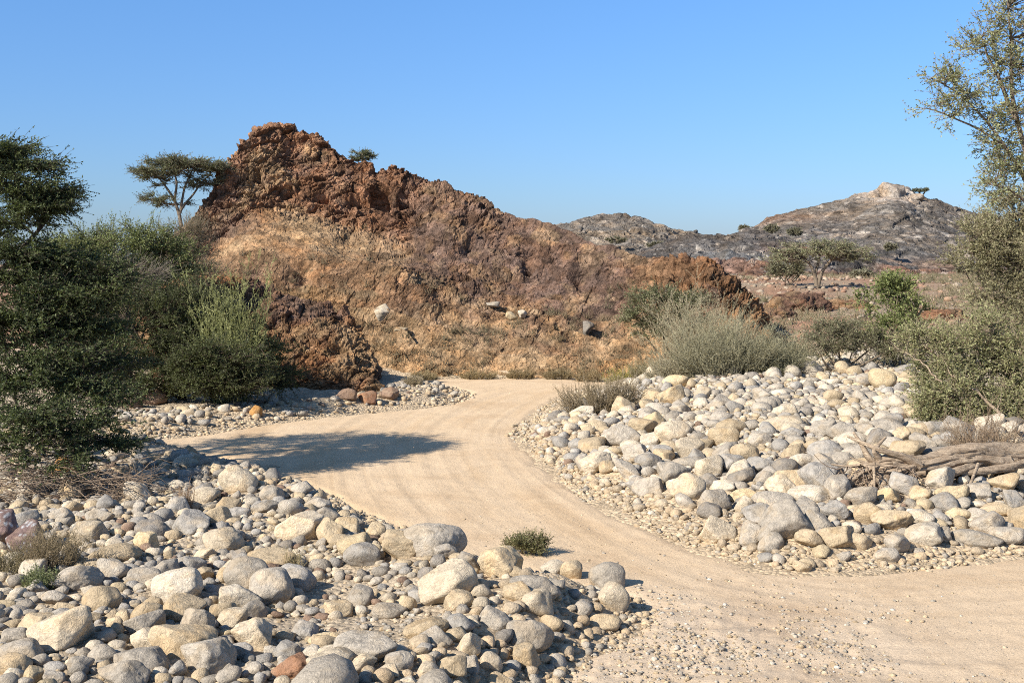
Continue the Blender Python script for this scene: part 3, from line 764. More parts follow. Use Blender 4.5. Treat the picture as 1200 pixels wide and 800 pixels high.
R3 = np.random.default_rng(11)
placed = []          # x, y, r
cellsz = 0.45; cells = {}
def _cellput(i, x, y):
    cells.setdefault((int(x//cellsz), int(y//cellsz)), []).append(i)
def _clash(x, y, r, k):
    cx, cy = int(x//cellsz), int(y//cellsz); m = 2 if r > .2 else 2
    for a in range(cx-m, cx+m+1):
        for b in range(cy-m, cy+m+1):
            for i in cells.get((a, b), ()):
                X_, Y_, r_ = placed[i]
                if (X_-x)**2+(Y_-y)**2 < (k*(r+r_))**2: return True
    return False

individual = []      # dicts
for (px, py, w, h, cn, ang_, short, lab) in LM:
    gx, gy, gz = (v[0] for v in ground_at(px, py+h*.36))
    sx = w/2*gy/FPX*1.04; sz = h/2*gy/FPX*1.02
    sy = (sx*.55+sz*.45)*R3.uniform(.85, 1.1)
    y0 = gy+sy*.55
    gz = float(H(gx, y0))
    cz = CZ-(py-HOR)/FPX*y0
    cz = min(max(cz, gz+.05*sz), gz+1.05*sz) if py < 760 else gz+.45*sz
    individual.append(dict(x=px_x if False else (px-600)/FPX*y0, y=y0, z=cz, s=(sx, sy, sz), c=cn, a=ang_, label=lab, short=short, px=px, py=py, w=w, lm=True))
    placed.append(((px-600)/FPX*y0, y0, (sx+sy)/2)); _cellput(len(placed)-1, (px-600)/FPX*y0, y0)
N_LM = len(individual)

LEFT = np.array([(-160, 1000), (-160, 545), (60, 535), (150, 538), (215, 530), (250, 540), (300, 550), (400, 592), (450, 616), (530, 648), (640, 680), (745, 705), (738, 728), (690, 772), (620, 840), (560, 1000)], float)
RIGHT = np.array([(690, 462), (655, 482), (618, 505), (628, 530), (660, 560), (700, 585), (745, 612), (805, 640), (870, 664), (930, 674), (1010, 674), (1100, 664), (1210, 652), (1420, 630), (1420, 500), (1200, 505), (1110, 480), (1085, 425), (1050, 405), (980, 408), (940, 418), (900, 436), (780, 436), (735, 450)], float)
FAR = np.array([(90, 530), (215, 517), (255, 506), (330, 496), (440, 484), (522, 476), (550, 465), (540, 454), (470, 446), (440, 462), (330, 470), (200, 478), (-60, 488), (-60, 540)], float)
BARE = [(435, 742, 70, 22), (500, 716, 34, 12), (395, 694, 40, 16), (398, 588, 26, 12), (430, 612, 16, 8), (205, 640, 26, 8), (330, 735, 40, 10), (560, 745, 18, 8)]
def region_pts(n, P, dmin, dmax):
    q = np.sqrt(R3.uniform(dmin**2, dmax**2, n)); k = R3.uniform(P[:, 0].min(), P[:, 0].max(), n)
    x = (k-600)/FPX*q; z = H(x, q); pxx, pyy = proj(x, q, z)
    ok = inpoly(pxx, pyy, P)
    return x[ok], q[ok], z[ok], pxx[ok], pyy[ok]

small = []           # stuff stones: x,y,z,r,sub,col
PAL_L = (['grey']*9+['tan']*5+['pale']*3+['cream']*3+['blue grey']*4+['dark grey', 'yellow', 'brown'])
PAL_R = (['grey']*10+['pale']*4+['cream']*3+['tan']*4+['blue grey']*4+['dark grey', 'yellow', 'brown'])
def throw(P, dmin, dmax, lo, hi, n, k, which, edge=0.15, pal=None, maxn=10**9):
    x, y, z, pxx, pyy = region_pts(n, P, dmin, dmax)
    s = sdf(x, y)+.38*fbm(p3(x*.7, y*.7), 4, 127); r = lo*(hi/lo)**(R3.random(len(x))**1.3)
    cnt = 0
    for i in range(len(x)):
        if s[i] < edge+r[i]*.8: continue
        if which != 'gravel':
            bad = any(((pxx[i]-bx)/rx)**2+((pyy[i]-by)/ry)**2 < 1 for bx, by, rx, ry in BARE)
            if bad and (r[i] > .05 or R3.random() < .82): continue
        if _clash(x[i], y[i], r[i], k): continue
        placed.append((x[i], y[i], r[i])); _cellput(len(placed)-1, x[i], y[i])
        cn_ = (pal or PAL_L)[R3.integers(len(pal or PAL_L))]
        if cn_ == 'brown' and r[i] > .13: cn_ = 'tan'
        if r[i] < .1 and s[i] < 1.0+.6*R3.random() and R3.random() < .75: cn_ = ('clod', 'clod2')[R3.integers(2)]
        small.append((x[i], y[i], z[i], r[i], cn_, pxx[i], pyy[i])); cnt += 1
        if cnt >= maxn: break
    return cnt
for P, d0, d1, pal in ((LEFT, 8.5, 30, PAL_L), (RIGHT, 14, 47, PAL_R), (FAR, 24, 42, PAL_L)):
    far_ = P is FAR
    if not far_:
        throw(P, d0, d1, .24, .36, 700, .80, 'b', .5, pal, 50 if P is RIGHT else 10)
        if P is RIGHT: throw(P, 14, 24, .19, .33, 900, .72, 'b', .3, pal, 130)
        throw(P, d0, d1, .17, .25, 2500, .76, 'b', .35, pal, 250 if P is RIGHT else 75)
    throw(P, d0, d1, .11, .17, 5000 if not far_ else 500, .76, 'b', .2, pal, 520 if P is RIGHT else 240)
    throw(P, d0, d1, .07, .11, 11500 if P is LEFT else 14000 if not far_ else 1500, .76, 'b', .1, pal)
    throw(P, d0, d1, .045, .07, 18000 if P is LEFT else 24000 if not far_ else 4000, .78, 'b', .05, pal)

# the largest in view become objects of their own, up to 300
small.sort(key=lambda t: -t[3]/t[1])
vis = [t for t in small if -5 < t[5] < 1205 and t[6] < 805]
take = vis[:296-N_LM]; tk = set(id(t) for t in take)
rest = [t for t in small if id(t) not in tk]
for (x, y, z, r, cn, pxx, pyy) in take:
    sx = r*R3.uniform(.9, 1.25); sy = r*R3.uniform(.75, 1.1); sz = r*R3.uniform(.55, .85)
    individual.append(dict(x=x, y=y, z=z+sz*R3.uniform(.35, .6), s=(sx, sy, sz), c=cn, a=R3.uniform(.25, .95), px=pxx, py=pyy-r*.5*FPX/y, w=2*sx*FPX/y, lm=False))
# labels for the others: look + side of a boulder that is easy to find
lmA = np.array([(d['px'], d['py'], d['w']) for d in individual[:N_LM]])
used = set(d['label'] for d in individual[:N_LM])
def look(d):
    sx, sy, sz = d['s']; e = sx/sz
    size = 'large' if d['w'] > 36 else ('mid-sized' if d['w'] > 22 else 'small')
    shp = 'flat' if e > 1.9 else ('upright' if e < 1.08 else ('angular' if d['a'] > .42 else ('oval' if e > 1.45 else 'rounded')))
    return f"{size} {shp} {d['c']}", size
for d in individual[N_LM:]:
    lk, _ = look(d)
    dist = np.hypot(lmA[:, 0]-d['px'], (lmA[:, 1]-d['py'])*1.3); order = np.argsort(dist)
    done = None
    for o in order[:6]:
        L = individual[o]; dx, dy = d['px']-L['px'], d['py']-L['py']
        if abs(dx) > 1.2*abs(dy): rel = ['just right of the', 'just left of the'][dx < 0]
        else: rel = ['just below the', 'just above the'][dy < 0]
        if dist[o] > 45: rel = rel.replace('just ', 'further ')
        cand = f"{lk} stone {rel} {L['short']}"
        if len(cand.split()) <= 16 and cand not in used: done = cand; break
    d['label'] = done or cand; used.add(d['label'])
for di_, d in enumerate(individual):
    if d['lm']: R3k = np.random.default_rng(1000+di_)
    else: R3k = R3
    n = 5 if d['w'] > 44 else (4 if d['w'] > 20 else 3)
    V, F = stone_shape(n, R3k, d['a'])
    base = np.array(STC[d['c']])*R3.uniform(.86, 1.14)
    c = stone_cols(V, base, R3, int(R3.integers(1000)))
    if d['c'] == 'mauve':
        c = np.where((vnoise(V*9, 5) > .55)[:, None], .5, c)
    P = V*np.array(d['s'])
    if d['lm']: tx, ty, tz = R3.uniform(-.12, .12), R3.uniform(-.14, .14), R3.uniform(-.3, .3)
    else: tx, ty, tz = R3.uniform(-.35, .35), R3.uniform(-.35, .35), R3.uniform(0, 6.28)
    o = mk('boulder', P, F, M_STONE, col=c)
    o.location = (d['x'], d['y'], d['z']); o.rotation_euler = (tx, ty, tz)
    side = 'stones of the near left bank' if d['y'] < 30 and d['px'] < 760 and d['py'] > 535 and not (d['px'] > 640 and d['py'] < 640) else ('stones along the far road edge' if d['px'] < 560 else 'stones of the right bank')
    tag(o, d['label'], 'boulder', side)

# everything smaller: one object of cobbles, one of pebbles
def stone_mass(name, items, lib_n, nlib, ang_rng, label, cat, sink=(.2, .55)):
    lib = [stone_shape(lib_n, R3, R3.uniform(*ang_rng)) for _ in range(nlib)]
    F0 = lib[0][1]; nv = len(lib[0][0]); n = len(items)
    which = R3.integers(0, nlib, n)
    base = np.stack([l[0] for l in lib])[which]
    it = np.array([(t[0], t[1], t[2], t[3]) for t in items], f32)
    S_ = it[:, 3:4]*np.stack([R3.uniform(.9, 1.3, n), R3.uniform(.75, 1.1, n), R3.uniform(.5, .9, n)], 1)
    base = base*S_[:, None, :]
    th = R3.uniform(0, 6.28, n); tilt = R3.uniform(-.5, .5, n)
    y2 = base[..., 1]*np.cos(tilt)[:, None]-base[..., 2]*np.sin(tilt)[:, None]; z2 = base[..., 1]*np.sin(tilt)[:, None]+base[..., 2]*np.cos(tilt)[:, None]
    x2 = base[..., 0]*np.cos(th)[:, None]-y2*np.sin(th)[:, None]; y3 = base[..., 0]*np.sin(th)[:, None]+y2*np.cos(th)[:, None]
    zc = it[:, 2]+S_[:, 2]*R3.uniform(*sink, n)
    V = np.stack([x2+it[:, 0:1], y3+it[:, 1:2], z2+zc[:, None]], -1)
    cc = np.array([STC[t[4]] for t in items], f32)*R3.uniform(.8, 1.2, (n, 1))
    if len(items[0]) > 7: cc = np.array([t[7] for t in items])*R3.uniform(.8, 1.2, (n, 1))
    C = np.repeat(cc[:, None, :], nv, 1).reshape(-1, 3)
    F = (F0[None]+np.arange(n)[:, None, None]*nv).reshape(-1, 3)
    return tag(mk(name, V.reshape(-1, 3), F, M_STONE, col=C), label, cat, kind='stuff')
big_ = [t for t in rest if t[3] > .062]; sml_ = [t for t in rest if t[3] <= .062]
stone_mass('cobbles', big_, 3 if len(big_) < 3500 else 2, 50, (.25, .95), 'grey and cream cobbles packed between the boulders of the banks', 'cobbles')
stone_mass('small_cobbles', sml_, 2 if len(sml_) < 9000 else 1, 50, (.5, 1.), 'fist-sized grey and tan stones filling the gaps on the banks', 'small stones')

# pebbles: clods along the road edges, gravel wedge in front, chips on the road
peb = []
def pebs(x, y, lo, hi, cols, keep=None):
    s_ = sdf(x, y); z = np.where(s_ < .5, np.maximum(roadz(x, y), H(x, y)-.07*sm(-s_, 0, .35)), H(x, y)); r = lo*(hi/lo)**(R3.random(len(x))**1.6)
    for i in range(len(x)):
        peb.append((x[i], y[i], z[i], r[i], 'tan', 0, 0, cols[R3.integers(len(cols))]))
n = 520000
k = R3.uniform(-.55, .55, n); q = np.sqrt(R3.uniform(6.5**2, 44**2, n)); x = k*q
s = sdf(x, q); sn = s+.5*fbm(p3(x*.9, q*.9), 3, 121)
clod = [(.50, .385, .25), (.46, .35, .225), (.54, .43, .30), (.42, .33, .22), (.40, .35, .28)]
m = (np.abs(sn-.12) < .28) & (R3.random(n) < .30*np.clip(22/q, .3, 1.2))
pebs(x[m], q[m], .016, .062, clod)
m = (sn > .3) & (sn < 6) & (R3.random(n) < .20) & (q < 30)
pebs(x[m], q[m], .008, .036, clod+[(.33, .30, .25), (.36, .33, .28)])
wd = np.exp(-((x-1.9)/2.3)**2-((q-12.5)/2.0)**2)
m = (s < .1) & (R3.random(n) < 1.05*wd*sm(fbm(p3(x*1.2, q*1.2), 3, 125), -.5, .3))
pebs(x[m], q[m], .006, .032, clod+[(.48, .42, .34), (.36, .31, .25), (.55, .50, .42)])
m = (s < .0) & (q < 20) & (R3.random(n) < .012)
pebs(x[m], q[m], .008, .022, clod)
stone_mass('pebbles', peb, 1, 60, (.7, 1.2), 'tan pebbles and clods along the road edges and on the gravel wedge', 'pebbles', (-.15, .45))
print('stones', len(individual), 'cobbles', len(big_), 'small', len(sml_), 'pebbles', len(peb))

# loose rocks lying on the main hill
for (px, py, w, h, cn, lab) in [(452, 361, 26, 20, 'pale', 'pale grey block resting on the tan slope of the large hill'),
                                (473, 353, 14, 9, 'grey', 'small grey stone just right of the pale block on the hill slope'),
                                (599, 368, 15, 11, 'yellow', 'ochre stone low on the hill slope above the road'),
                                (612, 370, 12, 10, 'pale', 'pale stone touching the ochre stone low on the hill'),
                                (688, 383, 13, 19, 'dark grey', 'upright grey slab standing on the right hill slope'),
                                (470, 386, 18, 10, 'tan', 'flat tan stone low on the hill slope below the pale block'),
                                (578, 352, 16, 8, 'grey', 'flat grey stone in the middle of the hill slope')]:
    pt = hill_pt(px, py+h*.3); d = pt[1]
    V, F = stone_shape(4, R3, .75); c = stone_cols(V, np.array(STC[cn])*.85, R3, 3)
    sx = w/2*d/FPX; sz = h/2*d/FPX
    o = mk('boulder', V*np.array([sx, (sx+sz)*.5, sz]), F, M_STONE, col=c); o.location = (pt[0], pt[1]-.3, pt[2]+sz*.5); o.rotation_euler = (.1, .15, R3.uniform(0, 1))
    tag(o, lab, 'boulder')

# ------------------------------------------------------------------ plants
R4 = np.random.default_rng(23)
def unit(v): return v/(np.linalg.norm(v, axis=-1, keepdims=True)+1e-9)

def grow(P0, D0, L, m=5, wob=.25, up=0.0, r=R4):
    """polylines from P0 along D0, length L, bending at random and towards +z"""
    n = len(P0); out = np.zeros((n, m, 3)); out[:, 0] = P0; d = unit(D0); st = (L/(m-1))[:, None]
    for i in range(1, m):
        d = unit(d+wob*r.normal(size=(n, 3))+np.array([0, 0, up])); out[:, i] = out[:, i-1]+d*st
    return out

def along(P, n_each, lo, hi, r=R4):
    """random points and tangents on polylines"""
    n, m, _ = P.shape
    t = r.uniform(lo, hi, (n, n_each))*(m-1); i = np.minimum(t.astype(int), m-2); f = (t-i)[..., None]
    a = np.take_along_axis(P, i[..., None], 1); b = np.take_along_axis(P, i[..., None]+1, 1)
    return (a+(b-a)*f).reshape(-1, 3), unit(b-a).reshape(-1, 3)

def leaf_quads(base, dirn, L, w, r=R4):
    n = len(base); side = unit(np.cross(dirn, r.normal(size=(n, 3))))
    b = base; tip = base+dirn*L[:, None]; mid = base+dirn*(L*.45)[:, None]
    V = np.stack([b, mid+side*(w/2)[:, None], tip, mid-side*(w/2)[:, None]], 1)
    return V.reshape(-1, 3), np.arange(4*n).reshape(n, 4)

def plant(name, label, cat, base, ell, limbs=(), n_clump=150, twigs=10, tl=.45, lv=14, ll=.045, lw=.016, col=(.06, .075, .035), col2=None, colv=.25,
          flat=.6, up=.12, bark=None, trunk_r=.07, group=None, seed=1, branch_r=.012, shell=.45, twig_vis=.004, twigcol=None, gap=0.0, outw=.7, trunkname='trunk'):
    """base: world point; ell: list of (centre, radii, weight); limbs: list of (points, r0, r1)"""
    r = np.random.default_rng(seed)
    base = np.array(base, float)
    C = np.array([e[0] for e in ell], float); RR = np.array([e[1] for e in ell], float); Wt = np.array([e[2] for e in ell], float)
    which = r.choice(len(ell), n_clump*3, p=Wt/Wt.sum())
    dr = unit(r.normal(size=(len(which), 3))); rad = r.random(len(which))**shell
    P = C[which]+dr*RR[which]*rad[:, None]
    if gap > 0:
        keep = fbm(P/np.maximum(RR.mean(), .3)*1.6, 3, seed) > -gap*.0+gap*.6-.35
        P, which, dr = P[keep], which[keep], dr[keep]
    ok = P[:, 2] > H(P[:, 0], P[:, 1])+.05
    P, which, dr = P[ok][:n_clump], which[ok][:n_clump], dr[ok][:n_clump]
    # skeleton: limbs, then a branch to every clump
    tub = []
    nodes = [base[None]]
    for (pts, r0, r1) in limbs:
        pts = np.array(pts, float); t = np.linspace(0, len(pts)-1, 14)
        q = np.stack([np.interp(t, np.arange(len(pts)), pts[:, k]) for k in range(3)], 1)
        q[1:-1] = .25*q[:-2]+.5*q[1:-1]+.25*q[2:]
        q[1:] += .02*r.normal(size=(13, 3))*np.linalg.norm(pts[-1]-pts[0])*.6
        for _ in range(2): q[1:-1] = .25*q[:-2]+.5*q[1:-1]+.25*q[2:]
        tub.append(tubes(q[None], np.linspace(r0, r1, 14)[None], 9)); nodes.append(q[3:])
    nodes = np.concatenate(nodes)
    d2 = ((P[:, None]-nodes[None])**2).sum(2)
    d2 = d2+np.where(nodes[None, :, 2] > P[:, None, 2]+.1, 1.5, 0)
    st = nodes[np.argmin(d2, 1)]
    m = 7; t = np.linspace(0, 1, m)[None, :, None]
    ctrl = st*.45+P*.55; ctrl[:, 2] = st[:, 2]*.35+P[:, 2]*.65-.05*np.linalg.norm(P-st, axis=1)
    ctrl += r.normal(size=P.shape)*.08*np.linalg.norm(P-st, axis=1, keepdims=True)
    B = (1-t)**2*st[:, None]+2*t*(1-t)*ctrl[:, None]+t*t*P[:, None]
    B[:, 1:-1] += r.normal(size=B[:, 1:-1].shape)*.02*np.linalg.norm(P-st, axis=1)[:, None, None]
    ln = np.linalg.norm(P-st, axis=1)
    tub.append(tubes(B, (branch_r*(0.5+ln/2.)[:, None])*np.linspace(1, .28, m)[None], 5))
    # twigs
    tp, tt = along(B, twigs, .55, 1.0, r)
    k = np.repeat(np.arange(len(P)), twigs)
    outd = unit(dr[k]*np.array([1, 1, flat]))
    td = unit(tt*.5+outd*outw+r.normal(size=tp.shape)*.55*np.array([1, 1, flat])+np.array([0, 0, up]))*(np.array([1, 1, max(flat*1.6, .24)]) if flat < .6 else 1.)
    T = grow(tp, td, tl*r.uniform(.5, 1.3, len(tp)), 5, .22, up*.4, r)
    tv, tf = tubes(T, np.full((len(T), 1), twig_vis)*np.linspace(1.2, .5, 5)[None], 3)
    # leaves
    root = empty(name, base); tag(root, label, cat, group)
    def put(nm, V, F, mat, col=None, smooth=True): return mk(nm, np.asarray(V)-base, F, mat, root, col=col, smooth=smooth)
    V, F = joinVF(tub); put(trunkname, V, F, bark or M_BARK)
    put('twigs', tv, tf, M_DRY, col=np.array(twigcol if twigcol is not None else (.15, .115, .08)))
    lp, lt = along(T, lv, .08, 1.0, r)
    kk = np.repeat(k, lv)
    ld = unit(lt*.7+r.normal(size=lp.shape)*.75*np.array([1, 1, .75])+np.array([0, 0, .1]))
    LV, LF = leaf_quads(lp, ld, ll*r.uniform(.6, 1.4, len(lp)), lw*r.uniform(.7, 1.3, len(lp)), r)
    cl = np.array(col); c2 = np.array(col2) if col2 is not None else cl*np.array([1.5, 1.35, 1.1])
    cw = r.random(len(P))[kk]*.6+r.random(len(lp))*.4
    lc = (cl*(1-cw[:, None])+c2*cw[:, None])*r.uniform(1-colv, 1+colv, (len(lp), 1))
    put('crown', LV, LF, M_LEAF, col=np.repeat(lc, 4, 0), smooth=False)
    return root

def broom(name, label, cat, base, rx, ry, h, n=160, tw=5, lv=5, col=(.30, .25, .15), col2=None, spread=.55, tl=.25, ll=.035, lw=.008, sr=.005, up=.06, seed=2, group=None, leafy=True, wob=.10, lmin=.55):
    """many upright stems from the ground, with side twigs"""
    r = np.random.default_rng(seed); bx, by = base[0], base[1]
    a = r.uniform(0, 6.283, n); q = np.sqrt(r.random(n))
    x = bx+.6*rx*q*np.cos(a); y = by+.6*ry*q*np.sin(a); z = H(x, y)-.03
    if len(base) > 2: z = np.full(n, base[2])-.03
    D = np.stack([spread*q*np.cos(a)*rx/h*1.2, spread*q*np.sin(a)*ry/h*1.2, np.ones(n)], 1)+r.normal(size=(n, 3))*.16
    S_ = grow(np.stack([x, y, z], 1), D, h*r.uniform(lmin, 1.12, n)*(1-.25*q)*(1+.45*vnoise(np.stack([x*1.5/h, y*1.5/h, x*0+seed], 1), seed)), 7, wob, up, r)
    root = empty(name, (bx, by, float(z.mean()))); tag(root, label, cat, group)
    b = np.array(root.location)
    c1 = np.array(col); c2 = np.array(col2) if col2 is not None else c1*1.35
    V, F = tubes(S_, np.full((n, 1), sr)*np.linspace(1.3, .45, 7)[None], 3)
    mk('stems', V-b, F, M_DRY, root, col=np.repeat((c1*.8+.4*(c2-c1)*r.random((n, 1))), 21, 0))
    p, t = along(S_, tw, .25, 1.0, r)
    d = unit(t*1.0+r.normal(size=p.shape)*.5+np.array([0, 0, .15]))
    T = grow(p, d, tl*r.uniform(.4, 1.2, len(p)), 4, .15, up, r)
    tv, tf = tubes(T, np.full((len(T), 1), sr*.6)*np.linspace(1.1, .5, 4)[None], 3)
    tc = np.repeat(c1+(c2-c1)*r.random((len(T), 1)), 12, 0)
    if leafy:
        lp, lt = along(T, lv, .1, 1, r)
        ld = unit(lt*.9+r.normal(size=lp.shape)*.5)
        LV, LF = leaf_quads(lp, ld, ll*r.uniform(.6, 1.4, len(lp)), lw*r.uniform(.7, 1.3, len(lp)), r)
        lc = np.repeat((c1+(c2-c1)*r.random((len(lp), 1)))*r.uniform(.8, 1.25, (len(lp), 1)), 4, 0)
        mk('twigs', tv-b, tf, M_DRY, root, col=tc); mk('foliage', LV-b, LF, M_LEAF, root, col=lc, smooth=False)
    else:
        mk('twigs', tv-b, tf, M_DRY, root, col=tc)
    return root

def E(px, py, d, rxp, ryp, rd, w=None):
    """ellipsoid at a photo place: half width, half height in pixels, half depth in metres"""
    s = d/FPX
    R = (rxp*s, rd, ryp*s)
    return (W(px, py, d), R, w if w is not None else (R[0]*R[1]*R[2])**.66)

DG = (.034, .048, .022); DG2 = (.135, .16, .062)
# --- big acacia at the left edge
b = np.array([-11.6, 22.6, 0.]); b[2] = H(b[0], b[1])
ell = [E(10, 172, 22.3, 26, 4, .7, .5), E(42, 190, 22.1, 32, 4, .7, .7), E(24, 206, 22.0, 40, 4, .7, .7), E(46, 222, 22.2, 40, 5, .7, .9), E(40, 241, 21.9, 46, 5, .7, .9), E(22, 258, 22.1, 50, 4, .8, .55), E(-24, 172, 22.8, 26, 8, .8, .5), E(75, 304, 22.3, 66, 7, 1.0, .9), E(120, 325, 22.3, 60, 8, .9, .9),
       E(-80, 195, 22.8, 85, 30, 1.7, 2.6), E(-60, 168, 22.6, 85, 12, 1.7, 1.8), E(-170, 240, 23.2, 80, 40, 1.6, 1.7), E(-60, 265, 22.6, 85, 22, 1.3, 1.6), E(-150, 330, 23, 80, 30, 1.4, 1.0),
       E(18, 292, 21.8, 56, 11, 1.0, 1.2), E(85, 305, 22.4, 62, 10, 1.0, 1.1), E(20, 325, 21.6, 70, 14, 1.0, 1.6), E(75, 345, 21.8, 70, 14, 1.0, 1.6), E(20, 368, 21.2, 70, 16, 1.0, 1.6), E(100, 385, 22.0, 60, 14, 1.0, 1.4), E(-40, 380, 21.8, 60, 40, 1., .8),
       E(50, 410, 21.2, 80, 16, 1.0, 1.8), E(115, 420, 22.0, 62, 12, .9, 1.1), E(25, 445, 20.6, 70, 16, .9, 1.5), E(95, 455, 21.0, 70, 12, .9, 1.1), E(35, 482, 19.6, 70, 12, .8, 1.1), E(100, 492, 20.4, 58, 8, .8, .7), E(30, 515, 19.4, 64, 10, .7, .7), E(120, 522, 20.2, 46, 7, .6, .4), E(40, 545, 19.0, 60, 8, .5, .3)]
limbs = [([b, W(-75, 420, 22.6), W(-60, 330, 22.6), W(-30, 250, 22.5), W(5, 200, 22.4)], .20, .04),
         ([W(-70, 400, 22.6), W(-30, 345, 22.2), W(20, 300, 22.1), W(60, 255, 22.2)], .10, .025),
         ([W(-70, 400, 22.6), W(-120, 300, 22.9), W(-150, 240, 23.1)], .13, .04),
         ([W(-70, 430, 22.6), W(-20, 420, 22.0), W(40, 390, 21.8), W(95, 375, 22.0)], .09, .02),
         ([W(-97, 470, 22.6), W(-20, 480, 21.2), W(30, 500, 20.2), W(105, 512, 20.2)], .07, .015),
         ([W(-90, 450, 22.6), W(-10, 452, 21.2), W(50, 445, 20.9), W(95, 452, 21.0)], .07, .015)]
plant('acacia_tree', 'big dark green acacia with layered crown and drooping low branches at the left edge', 'tree', b, ell, limbs,
      n_clump=1000, twigs=14, tl=.47, lv=16, ll=.05, lw=.023, col=DG, col2=DG2, flat=.14, up=.0, bark=M_DBARK, seed=31, branch_r=.011, twigcol=(.07, .055, .04), shell=.6)

# --- shrubs behind it, up to the hill
def shrub(label, px, d, ell, seed, stems=6, **kw):
    x = (px-600)/FPX*d; b = np.array([x, d, float(H(x, d))])
    limbs = []
    r = np.random.default_rng(seed)
    for i in range(stems):
        e = ell[i % len(ell)]
        tgt = np.array(e[0])+r.normal(size=3)*np.array(e[1])*.35
        s0 = b+np.array([r.normal()*.15, r.normal()*.15, -.05])
        limbs.append(([s0, s0*.55+tgt*.45+np.array([0, 0, -.1]), tgt], kw.get('stem_r', .045), .012))
    kw.pop('stem_r', None)
    name = kw.pop('name', 'shrub')
    return plant(name, label, kw.pop('cat', 'shrub'), b, ell, limbs, seed=seed, trunkname='stems', **kw)

shrub('mid green feathery shrub between the big acacia and the flat-topped one on the hill', 150, 38,
      [E(120, 290, 37.5, 48, 28, 1.2), E(165, 285, 38.5, 50, 26, 1.2), E(205, 305, 39, 40, 24, 1.1), E(95, 320, 37, 45, 35, 1.2), E(150, 335, 37.5, 70, 35, 1.4), E(75, 300, 38, 40, 25, 1.2)], 41,
      n_clump=560, twigs=12, tl=.5, lv=13, ll=.062, lw=.026, col=(.09, .105, .042), col2=(.27, .30, .115), flat=.45, up=.15, bark=M_DBARK, twigcol=(.12, .10, .07))
shrub('wide dark olive shrub overhanging the far gravel edge in front of the outcrop', 215, 34.5,
      [E(150, 385, 33.8, 55, 34, 1.0), E(210, 372, 34, 50, 34, 1.1), E(260, 390, 34.2, 52, 30, 1.1), E(305, 408, 34.6, 38, 24, .8), E(150, 425, 33.4, 65, 24, .9), E(215, 430, 33.2, 60, 22, .9), E(280, 432, 33.4, 56, 20, .9), E(330, 438, 34.6, 32, 18, .6), E(225, 340, 35, 48, 20, .9), E(150, 345, 34.5, 56, 22, 1.),
       E(175, 455, 33.6, 60, 10, .7), E(250, 455, 33.6, 60, 9, .7), E(310, 455, 34.2, 40, 9, .6), E(95, 430, 33.5, 50, 36, 1.0), E(90, 380, 34, 50, 34, 1.0), E(262, 420, 31.9, 58, 20, .4, 1.5), E(265, 448, 31.9, 66, 10, .4, 1.3)], 42,
      n_clump=1000, twigs=12, tl=.42, lv=14, ll=.055, lw=.023, col=(.042, .05, .023), col2=(.135, .152, .06), flat=.5, up=.08, bark=M_DBARK, twigcol=(.07, .058, .04))  # leaf colours darkened all over to stand in for the acacia's cast shade
broom('shrub', 'yellowish green brush with upright sprays in the middle of the dark olive shrub', 'shrub', ((272-600)/FPX*33.4, 33.4), .8, .5, 3.5, n=110, tw=18, lv=10, col=(.17, .18, .07), col2=(.38, .38, .17), spread=.62, tl=.30, ll=.05, lw=.016, sr=.007, seed=43, wob=.12, up=.09, lmin=.5)
shrub('brownish twiggy shrub at the left shoulder of the large hill', 225, 43.5,
      [E(212, 276, 43, 32, 16, .9), E(235, 300, 43, 22, 14, .7), E(195, 305, 42.5, 34, 18, .9), E(240, 320, 42, 30, 12, .7)], 44,
      n_clump=150, twigs=13, tl=.6, lv=7, ll=.06, lw=.02, col=(.14, .115, .07), col2=(.24, .20, .125), flat=1, up=.3, bark=M_TWIG, twigcol=(.19, .15, .11))
shrub('grey leafless scrub between the green shrub and the dark olive one', 110, 36,
      [E(85, 335, 35.5, 45, 16, .7), E(150, 322, 36.5, 50, 12, .7)], 45, n_clump=110, twigs=14, tl=.55, lv=5, ll=.05, lw=.015, col=(.14, .125, .085), col2=(.22, .19, .14), flat=.8, up=.2, bark=M_TWIG, twigcol=(.22, .185, .15))

# --- flat-topped acacias
def umbrella(label, px, pbase, d, zb, pads, limb_px, seed, **kw):
    b = np.array([(px-600)/FPX*d, d, zb])
    limbs = []
    for (pts, r0, r1) in limb_px:
        limbs.append(([b if p is None else W(p[0], p[1], d+p[2]) for p in pts], r0, r1))
    return plant('acacia_tree', label, 'tree', b, pads, limbs, seed=seed, bark=kw.pop('bark', M_BARK), **kw)
d = 53.5
umbrella('flat-topped acacia standing against the sky on the left shoulder of the large hill', 214, 262, d, W(214, 275, d)[2],
         [E(186, 200, d, 36, 4, 1.3, 1.1), E(225, 192, d+.5, 46, 4, 1.6, 1.8), E(252, 197, d+1, 24, 5, 1.2, .8), E(205, 187, d, 38, 3, 1.3, 1.0), E(174, 207, d, 24, 3, .9, .5), E(182, 232, d, 18, 5, .8, .5), E(200, 237, d+.3, 20, 6, .8, .35), E(240, 212, d+.8, 24, 10, 1., .9), E(205, 212, d+.4, 34, 12, 1., .45)],
         [([None, (211, 250, 0), (203, 232, 0), (190, 212, 0), (178, 203, 0)], .09, .025), ([(211, 250, 0), (214, 228, .3), (222, 205, .4), (228, 196, .5)], .065, .02), ([(211, 248, 0), (225, 230, .5), (238, 212, .8), (250, 200, 1)], .06, .02),
          ([(204, 235, 0), (208, 215, -.2), (203, 198, 0), (200, 190, 0)], .06, .02), ([(205, 240, 0), (193, 238, .2), (180, 234, 0)], .05, .015)], 51,
         n_clump=320, twigs=12, tl=.45, lv=10, ll=.065, lw=.026, col=(.085, .10, .05), col2=(.21, .22, .12), flat=.16, up=.05, branch_r=.02, twig_vis=.008, twigcol=(.2, .17, .13))
